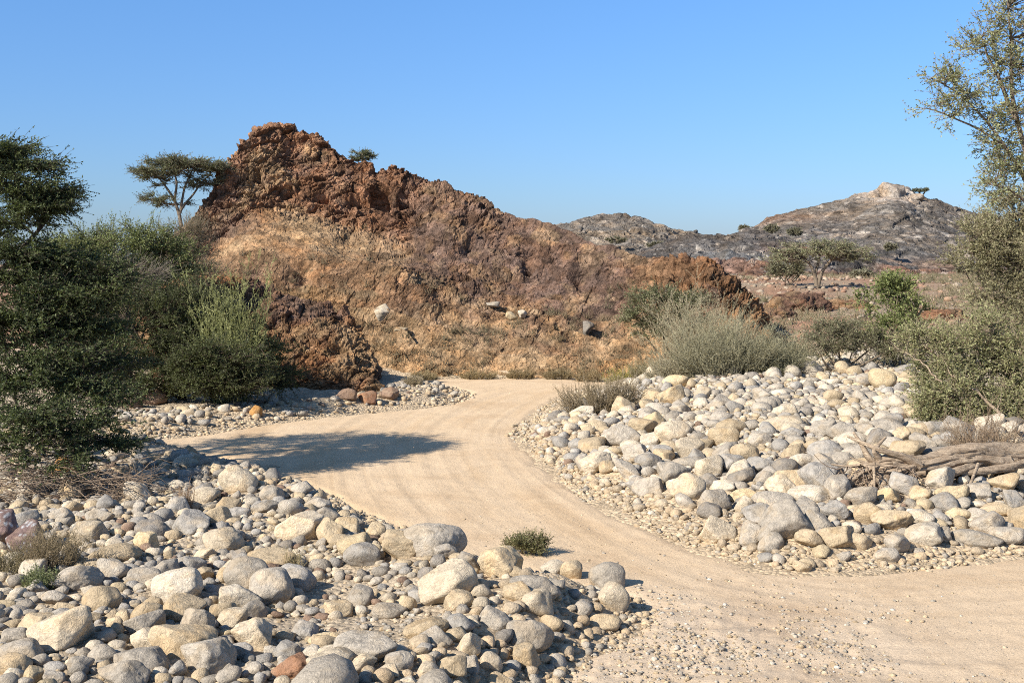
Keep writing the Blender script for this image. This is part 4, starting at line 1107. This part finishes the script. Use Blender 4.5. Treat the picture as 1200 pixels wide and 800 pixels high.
d = 62.
umbrella('small acacia crown peeping over the skyline behind the hill cap', 424, 215, d, W(424, 225, d)[2],
         [E(425, 179, d, 14, 4, .6, 1), E(420, 186, d, 16, 3, .6, .8), E(430, 184, d, 9, 5, .6, .7)],
         [([None, (424, 205, 0), (425, 188, 0), (424, 182, 0)], .08, .03)], 52, n_clump=45, twigs=10, tl=.35, lv=8, ll=.08, lw=.03, col=(.085, .10, .05), col2=(.18, .19, .10), flat=.15, up=.04, branch_r=.02, twig_vis=.008)
d = 79.
zb = float(H((958-600)/FPX*d, d))
umbrella('spreading grey-green acacia with pale forked trunk on the plain below the right hill', 958, 335, d, zb,
         [E(942, 294, d, 42, 7, 2, 1.4), E(985, 293, d, 42, 7, 2, 1.3), E(962, 285, d, 44, 4, 1.8, 1.1), E(918, 302, d, 26, 6, 1.4, .7), E(1006, 301, d, 24, 6, 1.2, .6)],
         [([None, (955, 322, 0), (948, 308, 0), (935, 297, 0)], .16, .04), ([None, (962, 320, 0), (972, 305, 0), (988, 295, 0)], .15, .04), ([(955, 322, 0), (960, 305, .5), (962, 290, .5)], .1, .04)], 53,
         n_clump=190, twigs=10, tl=.55, lv=7, ll=.10, lw=.04, col=(.17, .18, .095), col2=(.33, .33, .185), flat=.16, up=.04, branch_r=.03, twig_vis=.012, twigcol=(.22, .18, .13))
d = 84.
shrub('round grey-green bush left of the spreading acacia on the plain', 922, d, [E(920, 313, d, 20, 10, 1.2), E(935, 316, d, 14, 8, 1.0), E(908, 318, d, 12, 7, 1.)], 54,
      n_clump=75, twigs=10, tl=.5, lv=8, ll=.11, lw=.045, col=(.15, .15, .09), col2=(.27, .265, .165), flat=1, up=.15, twig_vis=.012)
d = 224.
umbrella('tiny flat-topped acacia on the skyline of the far right hill', 1080, 234, d, W(1080, 236, d)[2],
         [E(1079, 222.5, d, 10, 1.6, 1.8, 1)], [([None, (1080, 229, 0), (1076, 224, 0)], .3, .08), ([None, (1081, 229, 0), (1085, 223.5, 0)], .25, .08)], 55, n_clump=40, twigs=8, tl=.5, lv=7, ll=.22, lw=.09, col=(.09, .10, .06), col2=(.15, .155, .10), flat=.12, up=.0, branch_r=.04, twig_vis=.02)

# --- bushes on the far hill sides, each a few pixels
hs = [(1043, 289, 158, 11, 3, 'dark low bush halfway up the far right hill below the summit'), (932, 272, 172, 15, 5, 'dark green bush on the dark shoulder of the far hill left of the summit'), (872, 268, 182, 9, 5, 'small bush on the skyline at the left end of the right hill'),
      (905, 268, 176, 16, 6, 'grey-green bush just right of the skyline bush on the far hill'), (1130, 316, 120, 18, 4, 'low bush at the foot of the far hill near the right slope'), (1010, 322, 105, 20, 4, 'low dark bush behind the spreading acacia on the plain'),
      (722, 281, 215, 26, 5, 'olive bush on the slope of the distant ridge near the large hill'), (770, 287, 200, 24, 4, 'olive bush lower on the distant ridge right of another')]
for i, (px, py, d, wpx, hpx, lab) in enumerate(hs):
    p = W(px, py+hpx, d)
    plant('shrub', lab, 'shrub', p, [(W(px, py, d), (wpx*d/FPX*.6, wpx*d/FPX*.4, hpx*d/FPX*.55), 1)], [([p, (p+W(px, py, d))/2, W(px, py, d)], .12, .05)],
          n_clump=34, twigs=8, tl=.45, lv=7, ll=.24, lw=.10, col=(.14, .13, .085), col2=(.22, .205, .14), flat=.6, up=.1, seed=60+i, branch_r=.05, twig_vis=.03, trunkname='stems')

# --- in front of the blocky end of the hill
shrub('dark green rounded acacia bush in front of the blocky right end of the large hill', 790, 41.5,
      [E(770, 346, 41.2, 34, 7, 1.0), E(808, 350, 41.6, 30, 7, .9), E(785, 356, 41, 48, 8, 1.0), E(760, 372, 40.8, 34, 10, .8), E(800, 372, 41, 38, 9, .8), E(780, 386, 40.8, 40, 8, .7, .6)], 71,
      n_clump=230, twigs=11, tl=.42, lv=11, ll=.065, lw=.024, col=(.105, .115, .055), col2=(.225, .225, .12), flat=.45, up=.10, twigcol=(.15, .12, .09))
for i, (px, d, wpx, top, n, lab) in enumerate([
      (850, 36.2, 66, 358, 340, 'silvery grey-green broom scrub at the crest of the right bank'),
      (800, 36.8, 52, 385, 240, 'pale grey scrub left of the silvery broom scrub above the right bank'),
      (902, 36.5, 54, 380, 250, 'grey-green scrub right of the silvery broom scrub above the right bank'),
      (825, 39.0, 48, 350, 210, 'dry straw-coloured scrub behind the silvery broom scrub')]):
    x = (px-600)/FPX*d; z0 = float(H(x, d)); h = (CZ-(top-HOR)/FPX*d)-z0
    broom('shrub', lab, 'shrub', (x, d), wpx*d/FPX, 1.0, max(h, .8)*[1.08, .95, 1.0, 1.2][i], n=int(n*[1.1, 1.1, 1.1, 1.6][i]), tw=10, lv=6, lmin=.35, col=[(.25, .23, .15), (.29, .255, .17), (.22, .205, .13), (.34, .29, .19)][i], col2=[(.37, .34, .22), (.40, .35, .24), (.33, .31, .20), (.44, .37, .25)][i],
          spread=1.0, tl=.36, ll=.05, lw=.012, sr=.006, seed=80+i, group=None, wob=.22)
broom('grass_clump', 'dry grey-brown clump with upright stems on the corner of the right bank', 'dry shrub', ((705-600)/FPX*30.6, 30.6), 52*30.6/FPX, .6, .95, n=300, tw=7, lv=6, col=(.20, .155, .095), col2=(.34, .27, .175), spread=.75, tl=.22, ll=.035, lw=.010, sr=.006, seed=90)
# low scrub along the foot of the hill
for i, (px, d, wpx, h, colr, lab) in enumerate([
      (560, 43.2, 34, .55, (.25, .19, .105), 'low dry bush at the hill foot behind the left part of the road bend'), (610, 43.3, 26, .6, (.22, .165, .09), 'low brown bush at the hill foot above the middle of the bend'),
      (655, 43.0, 30, .75, (.21, .165, .095), 'taller brown bush at the hill foot left of the yellowish one'), (728, 41.5, 30, .8, (.27, .24, .085), 'yellowish green low bush at the hill foot behind the dry grass clump'),
      (760, 40.5, 36, 1.15, (.22, .19, .115), 'dull olive bush between the hill foot and the pale grey scrub'), (500, 43.2, 22, .45, (.27, .21, .12), 'small straw bush at the hill foot right of the outcrop'),
      (690, 42.6, 24, .6, (.24, .18, .10), 'small brown bush at the hill foot just left of the yellowish bush'),
      (485, 37.6, 12, .45, (.26, .21, .14), 'small dry tuft on the gravel at the outcrop foot')]):
    x = (px-600)/FPX*d
    broom('shrub', lab, 'shrub', (x, d+.25*math.sin(px)), wpx*d/FPX*.75, .45, h*.62, lmin=.3, n=90, tw=8, lv=5, col=colr, spread=.8, tl=.2, ll=.05, lw=.014, sr=.006, seed=100+i)
# scrub on the plain behind the bank
shrub('leafy bright green climber-like bush left of the right-hand tree', 1050, 37.5,
      [E(1050, 345, 37.5, 24, 20, .7), E(1062, 368, 37.5, 22, 20, .7), E(1035, 380, 37.2, 26, 18, .7), E(1045, 335, 37.5, 18, 10, .5), E(1015, 352, 37.8, 16, 6, .4, .15)], 111,
      n_clump=110, twigs=10, tl=.42, lv=11, ll=.07, lw=.042, col=(.11, .14, .045), col2=(.26, .28, .11), flat=1, up=.2, twigcol=(.24, .2, .13))
shrub('low dull green shrub at the crest between the ochre boulder and the grey-green scrub', 985, 37.0,
      [E(975, 395, 37, 30, 18, .7), E(1010, 398, 37, 30, 16, .7), E(1045, 405, 36.6, 26, 14, .6), E(955, 408, 37, 18, 10, .5)], 112,
      n_clump=170, twigs=11, tl=.42, lv=10, ll=.06, lw=.022, col=(.13, .13, .07), col2=(.23, .22, .13), flat=1, up=.25, twigcol=(.22, .18, .13))

# --- right-hand tree
b = np.array([(1262-600)/FPX*25., 25., 0.]); b[2] = H(b[0], b[1])
d = 24.5
ell = [E(1180, 20, d, 34, 22, .8, .8), E(1150, 55, d, 40, 16, .8, .7), E(1180, 75, d, 34, 26, .9, 1.0), E(1110, 88, d, 42, 9, .6, .50), E(1140, 110, d, 46, 16, .8, .8), E(1110, 132, d, 34, 14, .7, .55), E(1180, 135, d, 34, 26, .9, 1.1), E(1165, 165, d, 36, 14, .8, .6),
       E(1180, 195, d, 30, 22, .9, 1.0), E(1160, 222, d, 26, 14, .7, .4), E(1250, 60, d+.5, 60, 60, 1.6, 2.), E(1250, 160, d+.5, 60, 60, 1.6, 2.), E(1340, 120, d+1, 60, 70, 1.5, 1.2), E(1215, -30, d, 50, 30, 1.2, 1.0)]
limbs = [([b, W(1258, 400, 25), W(1235, 300, 24.8), W(1205, 190, 24.5), W(1178, 90, 24.5), W(1180, 10, 24.5)], .11, .018),
         ([W(1225, 260, 24.7), W(1190, 190, 24.5), W(1150, 130, 24.5), W(1095, 90, 24.5)], .045, .01), ([W(1215, 220, 24.6), W(1175, 170, 24.5), W(1130, 140, 24.5), W(1085, 128, 24.5)], .035, .01),
         ([W(1240, 320, 24.8), W(1270, 220, 25), W(1300, 120, 25.2), W(1340, 60, 25.4)], .08, .02), ([W(1190, 140, 24.5), W(1165, 80, 24.5), W(1150, 45, 24.5)], .05, .012), ([W(1232, 290, 24.8), W(1200, 230, 24.4), W(1165, 215, 24.3)], .05, .012)]
plant('tree', 'tall airy tree with small pale olive leaves along the right edge', 'tree', b, ell, limbs, n_clump=500, twigs=7, tl=.36, lv=9, ll=.046, lw=.028,
      col=(.165, .18, .08), col2=(.34, .35, .19), flat=.8, up=.05, seed=121, branch_r=.010, twigcol=(.26, .2, .14), shell=.6, outw=.5)
shrub('dense olive brown thicket below the tall airy tree on the right slope', 1185, 29.5,
      [E(1150, 280, 29.3, 34, 22, .9), E(1185, 255, 29.5, 36, 34, 1.0), E(1190, 310, 29, 45, 34, 1.1), E(1140, 305, 29.3, 30, 14, .8), E(1230, 290, 29.5, 50, 60, 1.2), E(1165, 345, 29, 40, 16, .9), E(1205, 370, 28.6, 40, 30, .9)], 122,
      n_clump=420, twigs=11, tl=.45, lv=11, ll=.055, lw=.024, col=(.165, .155, .08), col2=(.33, .305, .18), flat=1, up=.15, twigcol=(.26, .21, .14))
shrub('sprawling olive green bush above the driftwood at the right edge', 1165, 25.5,
      [E(1110, 415, 25.5, 40, 24, .8), E(1150, 395, 25.6, 44, 26, .8), E(1185, 425, 25.5, 44, 40, .9), E(1120, 455, 25.2, 48, 26, .8), E(1155, 478, 24.8, 46, 18, .7), E(1085, 440, 25.4, 24, 12, .5), E(1230, 440, 25.4, 45, 50, .9), E(1095, 475, 25, 26, 12, .5, .3), E(1075, 395, 25.8, 26, 6, .4, .15), E(1195, 480, 24.6, 30, 18, .6)], 123, stems=14,
      n_clump=520, twigs=10, tl=.40, lv=11, ll=.05, lw=.024, col=(.155, .165, .07), col2=(.36, .35, .18), flat=1, up=.1, twigcol=(.30, .24, .16), outw=.5, stem_r=.05)

# --- small plants near the camera
shrub('small olive green bush growing at the road edge among the near boulders', 612, 17.0,
      [E(612, 643, 17, 22, 12, .22), E(625, 638, 17, 16, 12, .2), E(600, 650, 17, 16, 10, .2), E(622, 656, 16.9, 24, 10, .2)], 131,
      n_clump=70, twigs=9, tl=.16, lv=10, ll=.026, lw=.012, col=(.11, .115, .05), col2=(.23, .215, .10), flat=1, up=.4, twigcol=(.2, .16, .1), twig_vis=.0025, branch_r=.006, stem_r=.012)
g = ground_at(62, 668); 
broom('shrub', 'dry brown feathery shrub beside the mauve boulder', 'dry shrub', (g[0][0], g[1][0]), .38, .3, .62, n=150, tw=9, lv=6, col=(.19, .145, .085), col2=(.32, .25, .155), spread=.8, tl=.16, ll=.018, lw=.005, sr=.003, seed=132, wob=.15)
g = ground_at(12, 675)
broom('shrub', 'dry brown tuft at the left edge in front of the mauve boulders', 'dry shrub', (g[0][0], g[1][0]), .25, .2, .42, n=80, tw=8, lv=6, col=(.19, .155, .085), col2=(.30, .25, .15), spread=.8, tl=.14, ll=.018, lw=.005, sr=.003, seed=136, wob=.15)
g = ground_at(48, 690)
broom('shrub', 'small fresh green tuft in front of the dry brown shrub', 'plant', (g[0][0], g[1][0]), .24, .2, .30, n=60, tw=7, lv=9, col=(.12, .14, .06), col2=(.24, .25, .13), spread=.9, tl=.10, ll=.024, lw=.008, sr=.003, seed=133)
g = ground_at(218, 598)
broom('grass_tuft', 'thin reddish dry grass tuft among stones left of the cream boulders', 'grass tuft', (g[0][0], g[1][0]), .16, .12, .48, n=45, tw=4, lv=4, col=(.32, .21, .13), col2=(.42, .30, .2), spread=.5, tl=.12, ll=.02, lw=.004, sr=.003, seed=134)
g = ground_at(345, 672)
broom('grass_tuft', 'small straw tuft between the domed grey boulder and the faceted slab', 'grass tuft', (g[0][0], g[1][0]), .13, .12, .28, n=44, tw=5, lv=4, col=(.30, .24, .13), spread=.6, tl=.08, ll=.02, lw=.004, sr=.0025, seed=135)

# --- dead brush under the acacia
def brush(label, px, py, d, wpx, hpx, n, seed, bend):
    r = np.random.default_rng(seed); s = d/FPX
    x = (px-600)*s+r.uniform(-1, 1, n)*wpx*s*.7; y = d+r.normal(size=n)*.25; z = H(x, y)+r.random(n)**1.3*hpx*s*1.4+.06
    D = np.stack([np.where(r.random(n) < .75, 1, -1)*bend*np.ones(n), r.normal(size=n)*.45, r.normal(size=n)*.14], 1)+r.normal(size=(n, 3))*.22
    P = grow(np.stack([x, y, z], 1), D, r.uniform(.4, 1.1, n), 8, .13, -.02, r)
    P[..., 2] = np.maximum(P[..., 2], H(P[..., 0], P[..., 1])+.03)
    t1 = tubes(P, r.uniform(.004, .011, (n, 1))*np.linspace(1, .35, 8)[None], 5)
    p, t = along(P, 4, .2, 1, r)
    T = grow(p, t+r.normal(size=p.shape)*.55, r.uniform(.12, .4, len(p)), 5, .18, 0, r)
    t2 = tubes(T, np.full((len(T), 1), .0032)*np.linspace(1, .5, 5)[None], 4)
    V, F = joinVF([t1, t2]); b = np.array([(px-600)*s, d, float(H((px-600)*s, d))])
    o = mk('dead_brush', V-b, F, M_TWIG); o.location = b
    return tag(o, label, 'dead brush')
brush('tangled heap of grey dead branches at the left edge under the acacia', 22, 585, 19.3, 46, 34, 120, 141, 1.0)
brush('fan of reddish brown dead twigs lying on the stones below the acacia', 112, 588, 19.2, 44, 22, 90, 142, 1.0)

# --- driftwood trunk on the right bank
def driftwood():
    r = np.random.default_rng(151)
    off = float(ground_at(1120, 566)[1][0])-22.4
    Wd = lambda a, b_, c_: W(a-22, b_+6, c_+off)
    pts = np.array([Wd(1035, 552, 22.2), Wd(1065, 548, 22.3), Wd(1095, 541, 22.5), Wd(1130, 535, 22.8), Wd(1170, 531, 23.1), Wd(1215, 528, 23.5), Wd(1270, 525, 24.0)])
    for p_ in pts: p_[2] = max(p_[2], float(H(p_[0], p_[1]))+.22)
    b = np.array([pts[2][0], pts[2][1], float(H(pts[2][0], pts[2][1]))])
    root = empty('driftwood_log', b); tag(root, 'bleached gnarled driftwood trunk with splayed roots lying on the right bank', 'driftwood')
    m = 130; t = np.linspace(0, len(pts)-1, m)
    q = np.stack([np.interp(t, np.arange(len(pts)), pts[:, k]) for k in range(3)], 1)
    for _ in range(8): q[1:-1] = .25*q[:-2]+.5*q[1:-1]+.25*q[2:]
    q[:, 2] += .05*np.sin(t*2.2); 
    def gnarl(q, r0, r1, seed, sides=44, flat=.8):
        m = len(q); V, F = tubes(q[None], np.ones((1, m)), sides); V = V.reshape(m, sides, 3)
        dirs = V-q[:, None]; th = np.arange(sides)/sides*2*np.pi; s = np.linspace(0, 1, m)
        L = np.linalg.norm(q[-1]-q[0]); tw = s[:, None]*L*.35+0*th
        A = th[None]+tw
        cyl = np.stack([np.cos(A)*4.2, np.sin(A)*4.2, np.broadcast_to((s*L*.55)[:, None], A.shape)], -1).reshape(-1, 3)
        n1 = fbm(cyl, 4, seed, ridged=True).reshape(m, sides); n2 = fbm(cyl*np.array([2.6, 2.6, 1.2]), 3, seed+1).reshape(m, sides)
        rad = (r0+(r1-r0)*s)[:, None]*(1+.55*n1+.2*n2)
        D = dirs*rad[..., None]; D[..., 2] *= flat
        return (q[:, None]+D).reshape(-1, 3), F
    parts_ = [gnarl(q, .12, .18, 152)]
    for k_ in range(9):
        ph = k_*2*np.pi/9+r.uniform(-.3, .3); tw_ = np.linspace(0, r.uniform(.6, 1.6), m)+ph
        rr_ = np.linspace(.12, .19, m)*(1+.3*vnoise(np.stack([t*1.1, t*0+k_, t*0], 1), 77))
        i0 = int(r.uniform(0, .25)*m); i1 = int(r.uniform(.75, 1)*m)
        qq = q+np.stack([np.zeros(m), np.cos(tw_)*rr_, np.sin(tw_)*rr_*.85], 1)
        parts_.append(gnarl(qq[i0:i1], r.uniform(.055, .085), r.uniform(.075, .125), 170+k_, 20))
    V, F = joinVF(parts_); mk('trunk', V-b, F, M_LOG, root)
    def limb(nm, P, r0, r1, seed, sides=18):
        P = np.array(P); t = np.linspace(0, len(P)-1, 40)
        q = np.stack([np.interp(t, np.arange(len(P)), P[:, k]) for k in range(3)], 1)
        for _ in range(5): q[1:-1] = .25*q[:-2]+.5*q[1:-1]+.25*q[2:]
        V, F = gnarl(q, r0, r1, seed, sides, 1.); mk(nm, V-b, F, M_LOG, root)
    D = 22.2
    limb('root', [Wd(1070, 548, 22.2), Wd(1030, 552, 22.0), Wd(1005, 562, 21.9), Wd(985, 566, 21.9)], .075, .02, 160)
    limb('root', [Wd(1060, 545, 22.3), Wd(1040, 530, 22.2), Wd(1030, 512, 22.3), Wd(1022, 500, 22.4)], .055, .015, 161)
    limb('root', [Wd(1080, 545, 22.3), Wd(1055, 535, 22.2), Wd(1045, 522, 22.1), Wd(1060, 506, 22.3)], .05, .015, 162)
    limb('root', [Wd(1100, 540, 22.3), Wd(1078, 528, 22.2), Wd(1050, 520, 22.1), Wd(1015, 505, 22.4)], .06, .015, 163)
    limb('root', [Wd(1050, 552, 22.1), Wd(1040, 565, 21.9), Wd(1042, 585, 21.7), Wd(1050, 598, 21.5)], .06, .012, 164, 12)
    limb('root', [Wd(1062, 552, 22.1), Wd(1055, 568, 21.8), Wd(1058, 590, 21.6)], .05, .012, 165, 12)
    limb('root', [Wd(1045, 550, 22.1), Wd(1046, 540, 21.9), Wd(1047, 560, 21.8), Wd(1046, 580, 21.7)], .03, .01, 166, 10)
    limb('branch', [Wd(1170, 535, 22.9), Wd(1140, 548, 22.4), Wd(1100, 560, 22.2), Wd(1080, 568, 22.1)], .06, .035, 167)
    limb('branch', [Wd(1250, 530, 23.6), Wd(1205, 541, 22.9), Wd(1160, 548, 22.6), Wd(1125, 545, 22.5)], .07, .035, 168)
    limb('branch', [Wd(1168, 538, 22.4), Wd(1160, 560, 21.9), Wd(1145, 585, 21.2), Wd(1132, 603, 20.8)], .028, .014, 169, 10)
    for i_ in range(16):
        a_ = Wd(r.uniform(1050, 1110), r.uniform(540, 552), 22.25); e_ = a_+np.array([r.uniform(-1.3, -.3), r.uniform(-.5, .3), r.uniform(-.35, .25)])
        e_[2] = max(e_[2], float(H(e_[0], e_[1]))+.05)
        limb('root', [a_, a_*.6+e_*.4+np.array([0, -.1, r.uniform(-.05, .12)]), a_*.25+e_*.75+np.array([0, 0, r.uniform(-.05, .06)]), e_], r.uniform(.025, .05), .008, 200+i_, 10)
    # hair roots
    n = 190; p0 = np.stack([Wd(r.uniform(1005, 1095), r.uniform(540, 566), r.uniform(21.9, 22.2)) for _ in range(n)])
    P = grow(p0, r.normal(size=(n, 3))*np.array([.7, .5, .3])+np.array([-.1, -.3, -.8]), r.uniform(.25, .7, n), 7, .28, -.05, r)
    P[..., 2] = np.maximum(P[..., 2], H(P[..., 0], P[..., 1])+.04)
    V, F = tubes(P, r.uniform(.004, .012, (n, 1))*np.linspace(1, .4, 7)[None], 4); mk('root_fibres', V-b, F, M_TWIG, root)
driftwood()
broom('shrub', 'dry brown brush hanging over the right end of the driftwood', 'dry shrub', (8.9*.93, 21.6), .7, .4, .8, n=120, tw=8, lv=4, col=(.24, .17, .11), col2=(.38, .28, .19), spread=1.0, tl=.2, ll=.03, lw=.007, sr=.005, seed=171, wob=.3)

# fallen pale branches in the right bush
def stick(label, pts, r0, seed):
    r = np.random.default_rng(seed); P = np.array(pts); t = np.linspace(0, len(P)-1, 16)
    q = np.stack([np.interp(t, np.arange(len(P)), P[:, k]) for k in range(3)], 1)+r.normal(size=(16, 3))*.02
    b = q[0].copy(); V, F = tubes(q[None], np.linspace(r0, r0*.3, 16)[None], 7)
    p, tt = along(q[None], 14, .2, 1, r); T = grow(p, tt+r.normal(size=p.shape)*.6, r.uniform(.15, .45, 14), 5, .15, .02, r)
    V, F = joinVF([(V, F), tubes(T, np.full((14, 1), r0*.25)*np.linspace(1, .4, 5)[None], 4)])
    o = mk('dead_branch', V-b, F, M_LOG); o.location = b; tag(o, label, 'dead branch')
stick('pale bare branch slanting through the sprawling bush above the driftwood', [W(1185, 508, 24.2), W(1165, 478, 24.3), W(1140, 455, 24.6), W(1110, 435, 24.9)], .04, 181)
stick('thin pale dead branch sticking out left of the sprawling bush', [W(1105, 450, 24.6), W(1080, 425, 24.9), W(1050, 405, 25.2)], .018, 182)

# dry scrub scattered on the slopes of the main hill: countless, one object
r = np.random.default_rng(191)
rows, cols = HILL_U.shape
ci = r.integers(0, cols, 6000); ri = (r.random(6000)**1.2*330).astype(int)
pp = HILL_P[ri, ci]; pu = HILL_U[ri, ci]; pw_ = HILL_PY[ri, ci]
dens = (fbm(pp*.22, 3, 192) > -.05)*(.3+.7*sm(pw_, 300, 400))*(1-.85*sm(pu, 430, 520)*(pw_ < 330))*(pu > 230)*(pu < 770)*(HILL_N[ri, ci][:, 2] > .1)
sel = r.random(6000) < dens*.20
pp = pp[sel]; n = len(pp); k = 16
b0 = np.repeat(pp, k, 0)+r.normal(size=(n*k, 3))*np.array([.10, .06, .02])
D = r.normal(size=(n*k, 3))*.6+np.array([0, -.25, 1.0])
P = grow(b0, D, np.repeat(r.uniform(.10, .38, n), k)*r.uniform(.6, 1.2, n*k), 4, .2, .05, r)
V, F = tubes(P, np.full((n*k, 1), .009)*np.linspace(1.2, .4, 4)[None], 3)
pal = np.array([(.22, .17, .10), (.19, .15, .09), (.25, .19, .115), (.17, .145, .088)])[r.integers(0, 4, n)]
tag(mk('dry_scrub', V, F, M_DRY, col=np.repeat(np.repeat(pal, k, 0), 12, 0)), 'dry straw-coloured scrub dotted over the slopes of the large hill', 'scrub', kind='stuff')
# and on the plain
n = 3600; q = np.sqrt(r.uniform(44**2, 130**2, n)); kx = r.uniform(.12, .5, n); x = kx*q; y = q; z = H(x, y)
sel = fbm(p3(x*.12, y*.12), 3, 193) > -.1; x, y, z = x[sel], y[sel], z[sel]; n = len(x); k = 16
b0 = np.repeat(np.stack([x, y, z], 1), k, 0)+r.normal(size=(n*k, 3))*np.array([.15, .15, .0])
P = grow(b0, r.normal(size=(n*k, 3))*.7+np.array([0, 0, 1.]), np.repeat(r.uniform(.15, .55, n), k)*r.uniform(.6, 1.2, n*k), 4, .2, 0, r)
V, F = tubes(P, np.full((n*k, 1), .014)*np.linspace(1.2, .5, 4)[None], 3)
pal = np.array([(.25, .20, .12), (.19, .17, .10), (.29, .23, .15), (.16, .15, .085)])[r.integers(0, 4, n)]
tag(mk('dry_scrub', V, F, M_DRY, col=np.repeat(np.repeat(pal, k, 0), 12, 0)), 'sparse dry scrub dotted over the reddish plain behind the right bank', 'scrub', kind='stuff')
# stones strewn over the plain
items = []
n = 5000; q = np.sqrt(r.uniform(40**2, 120**2, n)); kx = r.uniform(.1, .5, n); x = kx*q; z = H(x, q); rr = .04*(.26/.04)**(r.random(n)**2.4)
cc = [(.28, .17, .115), (.30, .22, .16), (.20, .13, .095), (.33, .27, .2), (.29, .19, .125)]
for i in range(n): items.append((x[i], q[i], z[i], rr[i], 'tan', 0, 0, cc[r.integers(5)]))
stone_mass('plain_stones', items, 1, 40, (.5, .95), 'reddish and tan stones strewn over the plain behind the right bank', 'stones', (.1, .5))

d = 43.0
for px, wpx, h, colr, lab in [(893, 20, .9, (.27, .215, .13), 'straw coloured scrub at the right foot of the blocky hill end'), (925, 22, .9, (.20, .185, .11), 'dull green scrub behind the crest right of the straw coloured scrub'), (940, 20, .7, (.29, .23, .145), 'small straw scrub behind the crest near the low dull green shrub')]:
    x = (px-600)/FPX*d
    broom('shrub', lab, 'shrub', (x, d), wpx*d/FPX, .6, h, n=130, tw=8, lv=5, col=colr, spread=.9, tl=.25, ll=.06, lw=.016, sr=.007, seed=int(px), wob=.2, lmin=.4)
# pale rock on the summit of the far hill
d = 219.; V, F = stone_shape(5, R3, .8); c = stone_cols(V, (.36, .315, .27), R3, 5)
o = mk('boulder', V*np.array([3.1, 2.4, 1.9]), F, M_FARHILL, col=c); o.location = W(1048, 228, d); o.rotation_euler = (0, .25, .3)
tag(o, 'big pale rock on the summit of the far right hill', 'boulder')
for px, py, sx, lab in [(1025, 233, 1.6, 'smaller pale rock left of the big summit rock on the far hill'), (1005, 236, 1.2, 'small pale rock at the left end of the summit rocks on the far hill'), (1072, 234, 1.5, 'low pale rock right of the big summit rock on the far hill')]:
    V, F = stone_shape(4, R3, .8); o = mk('boulder', V*np.array([sx, sx*.8, sx*.6]), F, M_FARHILL, col=stone_cols(V, (.34, .29, .24), R3, 6)); o.location = W(px, py-1, d-1); tag(o, lab, 'boulder')

# ------------------------------------------------------------------ light, sky, camera
EL = 34.0; SDIR = np.array([-.79, -.61]); SDIR /= np.linalg.norm(SDIR)
sd = Vector((SDIR[0]*math.cos(math.radians(EL)), SDIR[1]*math.cos(math.radians(EL)), math.sin(math.radians(EL))))
L = bpy.data.lights.new('sun', 'SUN'); L.energy = 5.0; L.angle = math.radians(.5); L.color = (1.0, .93, .82)
lo = bpy.data.objects.new('sun', L); COL.objects.link(lo); lo.rotation_euler = sd.to_track_quat('Z', 'Y').to_euler(); lo.location = (-30, -20, 30)
wd_ = bpy.data.worlds.new('World'); SC.world = wd_; wd_.use_nodes = True
nt = wd_.node_tree; nt.nodes.clear()
sky = nt.nodes.new('ShaderNodeTexSky'); sky.sky_type = 'NISHITA'; sky.sun_disc = False
sky.sun_elevation = math.radians(EL); sky.sun_rotation = math.atan2(SDIR[0], SDIR[1])
sky.altitude = 200; sky.air_density = 1.0; sky.dust_density = 0.6; sky.ozone_density = 3.0
tcw = nt.nodes.new('ShaderNodeTexCoord'); sp = nt.nodes.new('ShaderNodeSeparateXYZ'); nt.links.new(tcw.outputs['Generated'], sp.inputs[0])
rp = ramp(nt, sp.outputs[2], [(0.0, (.54, .64, .96)), (0.06, (.57, .74, 1.04)), (0.22, (.64, .93, 1.26)), (0.6, (.8, 1.0, 1.12))])
skc = mix(nt, sky.outputs[0], rp.outputs[0], 1.0, 'MULTIPLY')
bg = nt.nodes.new('ShaderNodeBackground'); bg.inputs['Strength'].default_value = 0.08
wo = nt.nodes.new('ShaderNodeOutputWorld')
nt.links.new(skc, bg.inputs['Color']); nt.links.new(bg.outputs[0], wo.inputs['Surface'])
cam = bpy.data.cameras.new('camera'); co = bpy.data.objects.new('camera', cam); COL.objects.link(co)
co.location = (0, 0, CZ); co.rotation_euler = (math.pi/2, 0, 0)
cam.sensor_width = 36; cam.lens = FPX/1200*36; cam.shift_y = -(400-HOR)/1200; cam.clip_start = .1; cam.clip_end = 9000
SC.camera = co
SC.view_settings.view_transform = 'Standard'; SC.view_settings.look = 'None'; SC.view_settings.exposure = 0.82; SC.view_settings.gamma = 1
SC.view_settings.use_curve_mapping = False
SC.cycles.max_bounces = 6; SC.cycles.diffuse_bounces = 3; SC.cycles.transparent_max_bounces = 4
SC.cycles.use_denoising = False
SC.cycles.filter_width = 1.0
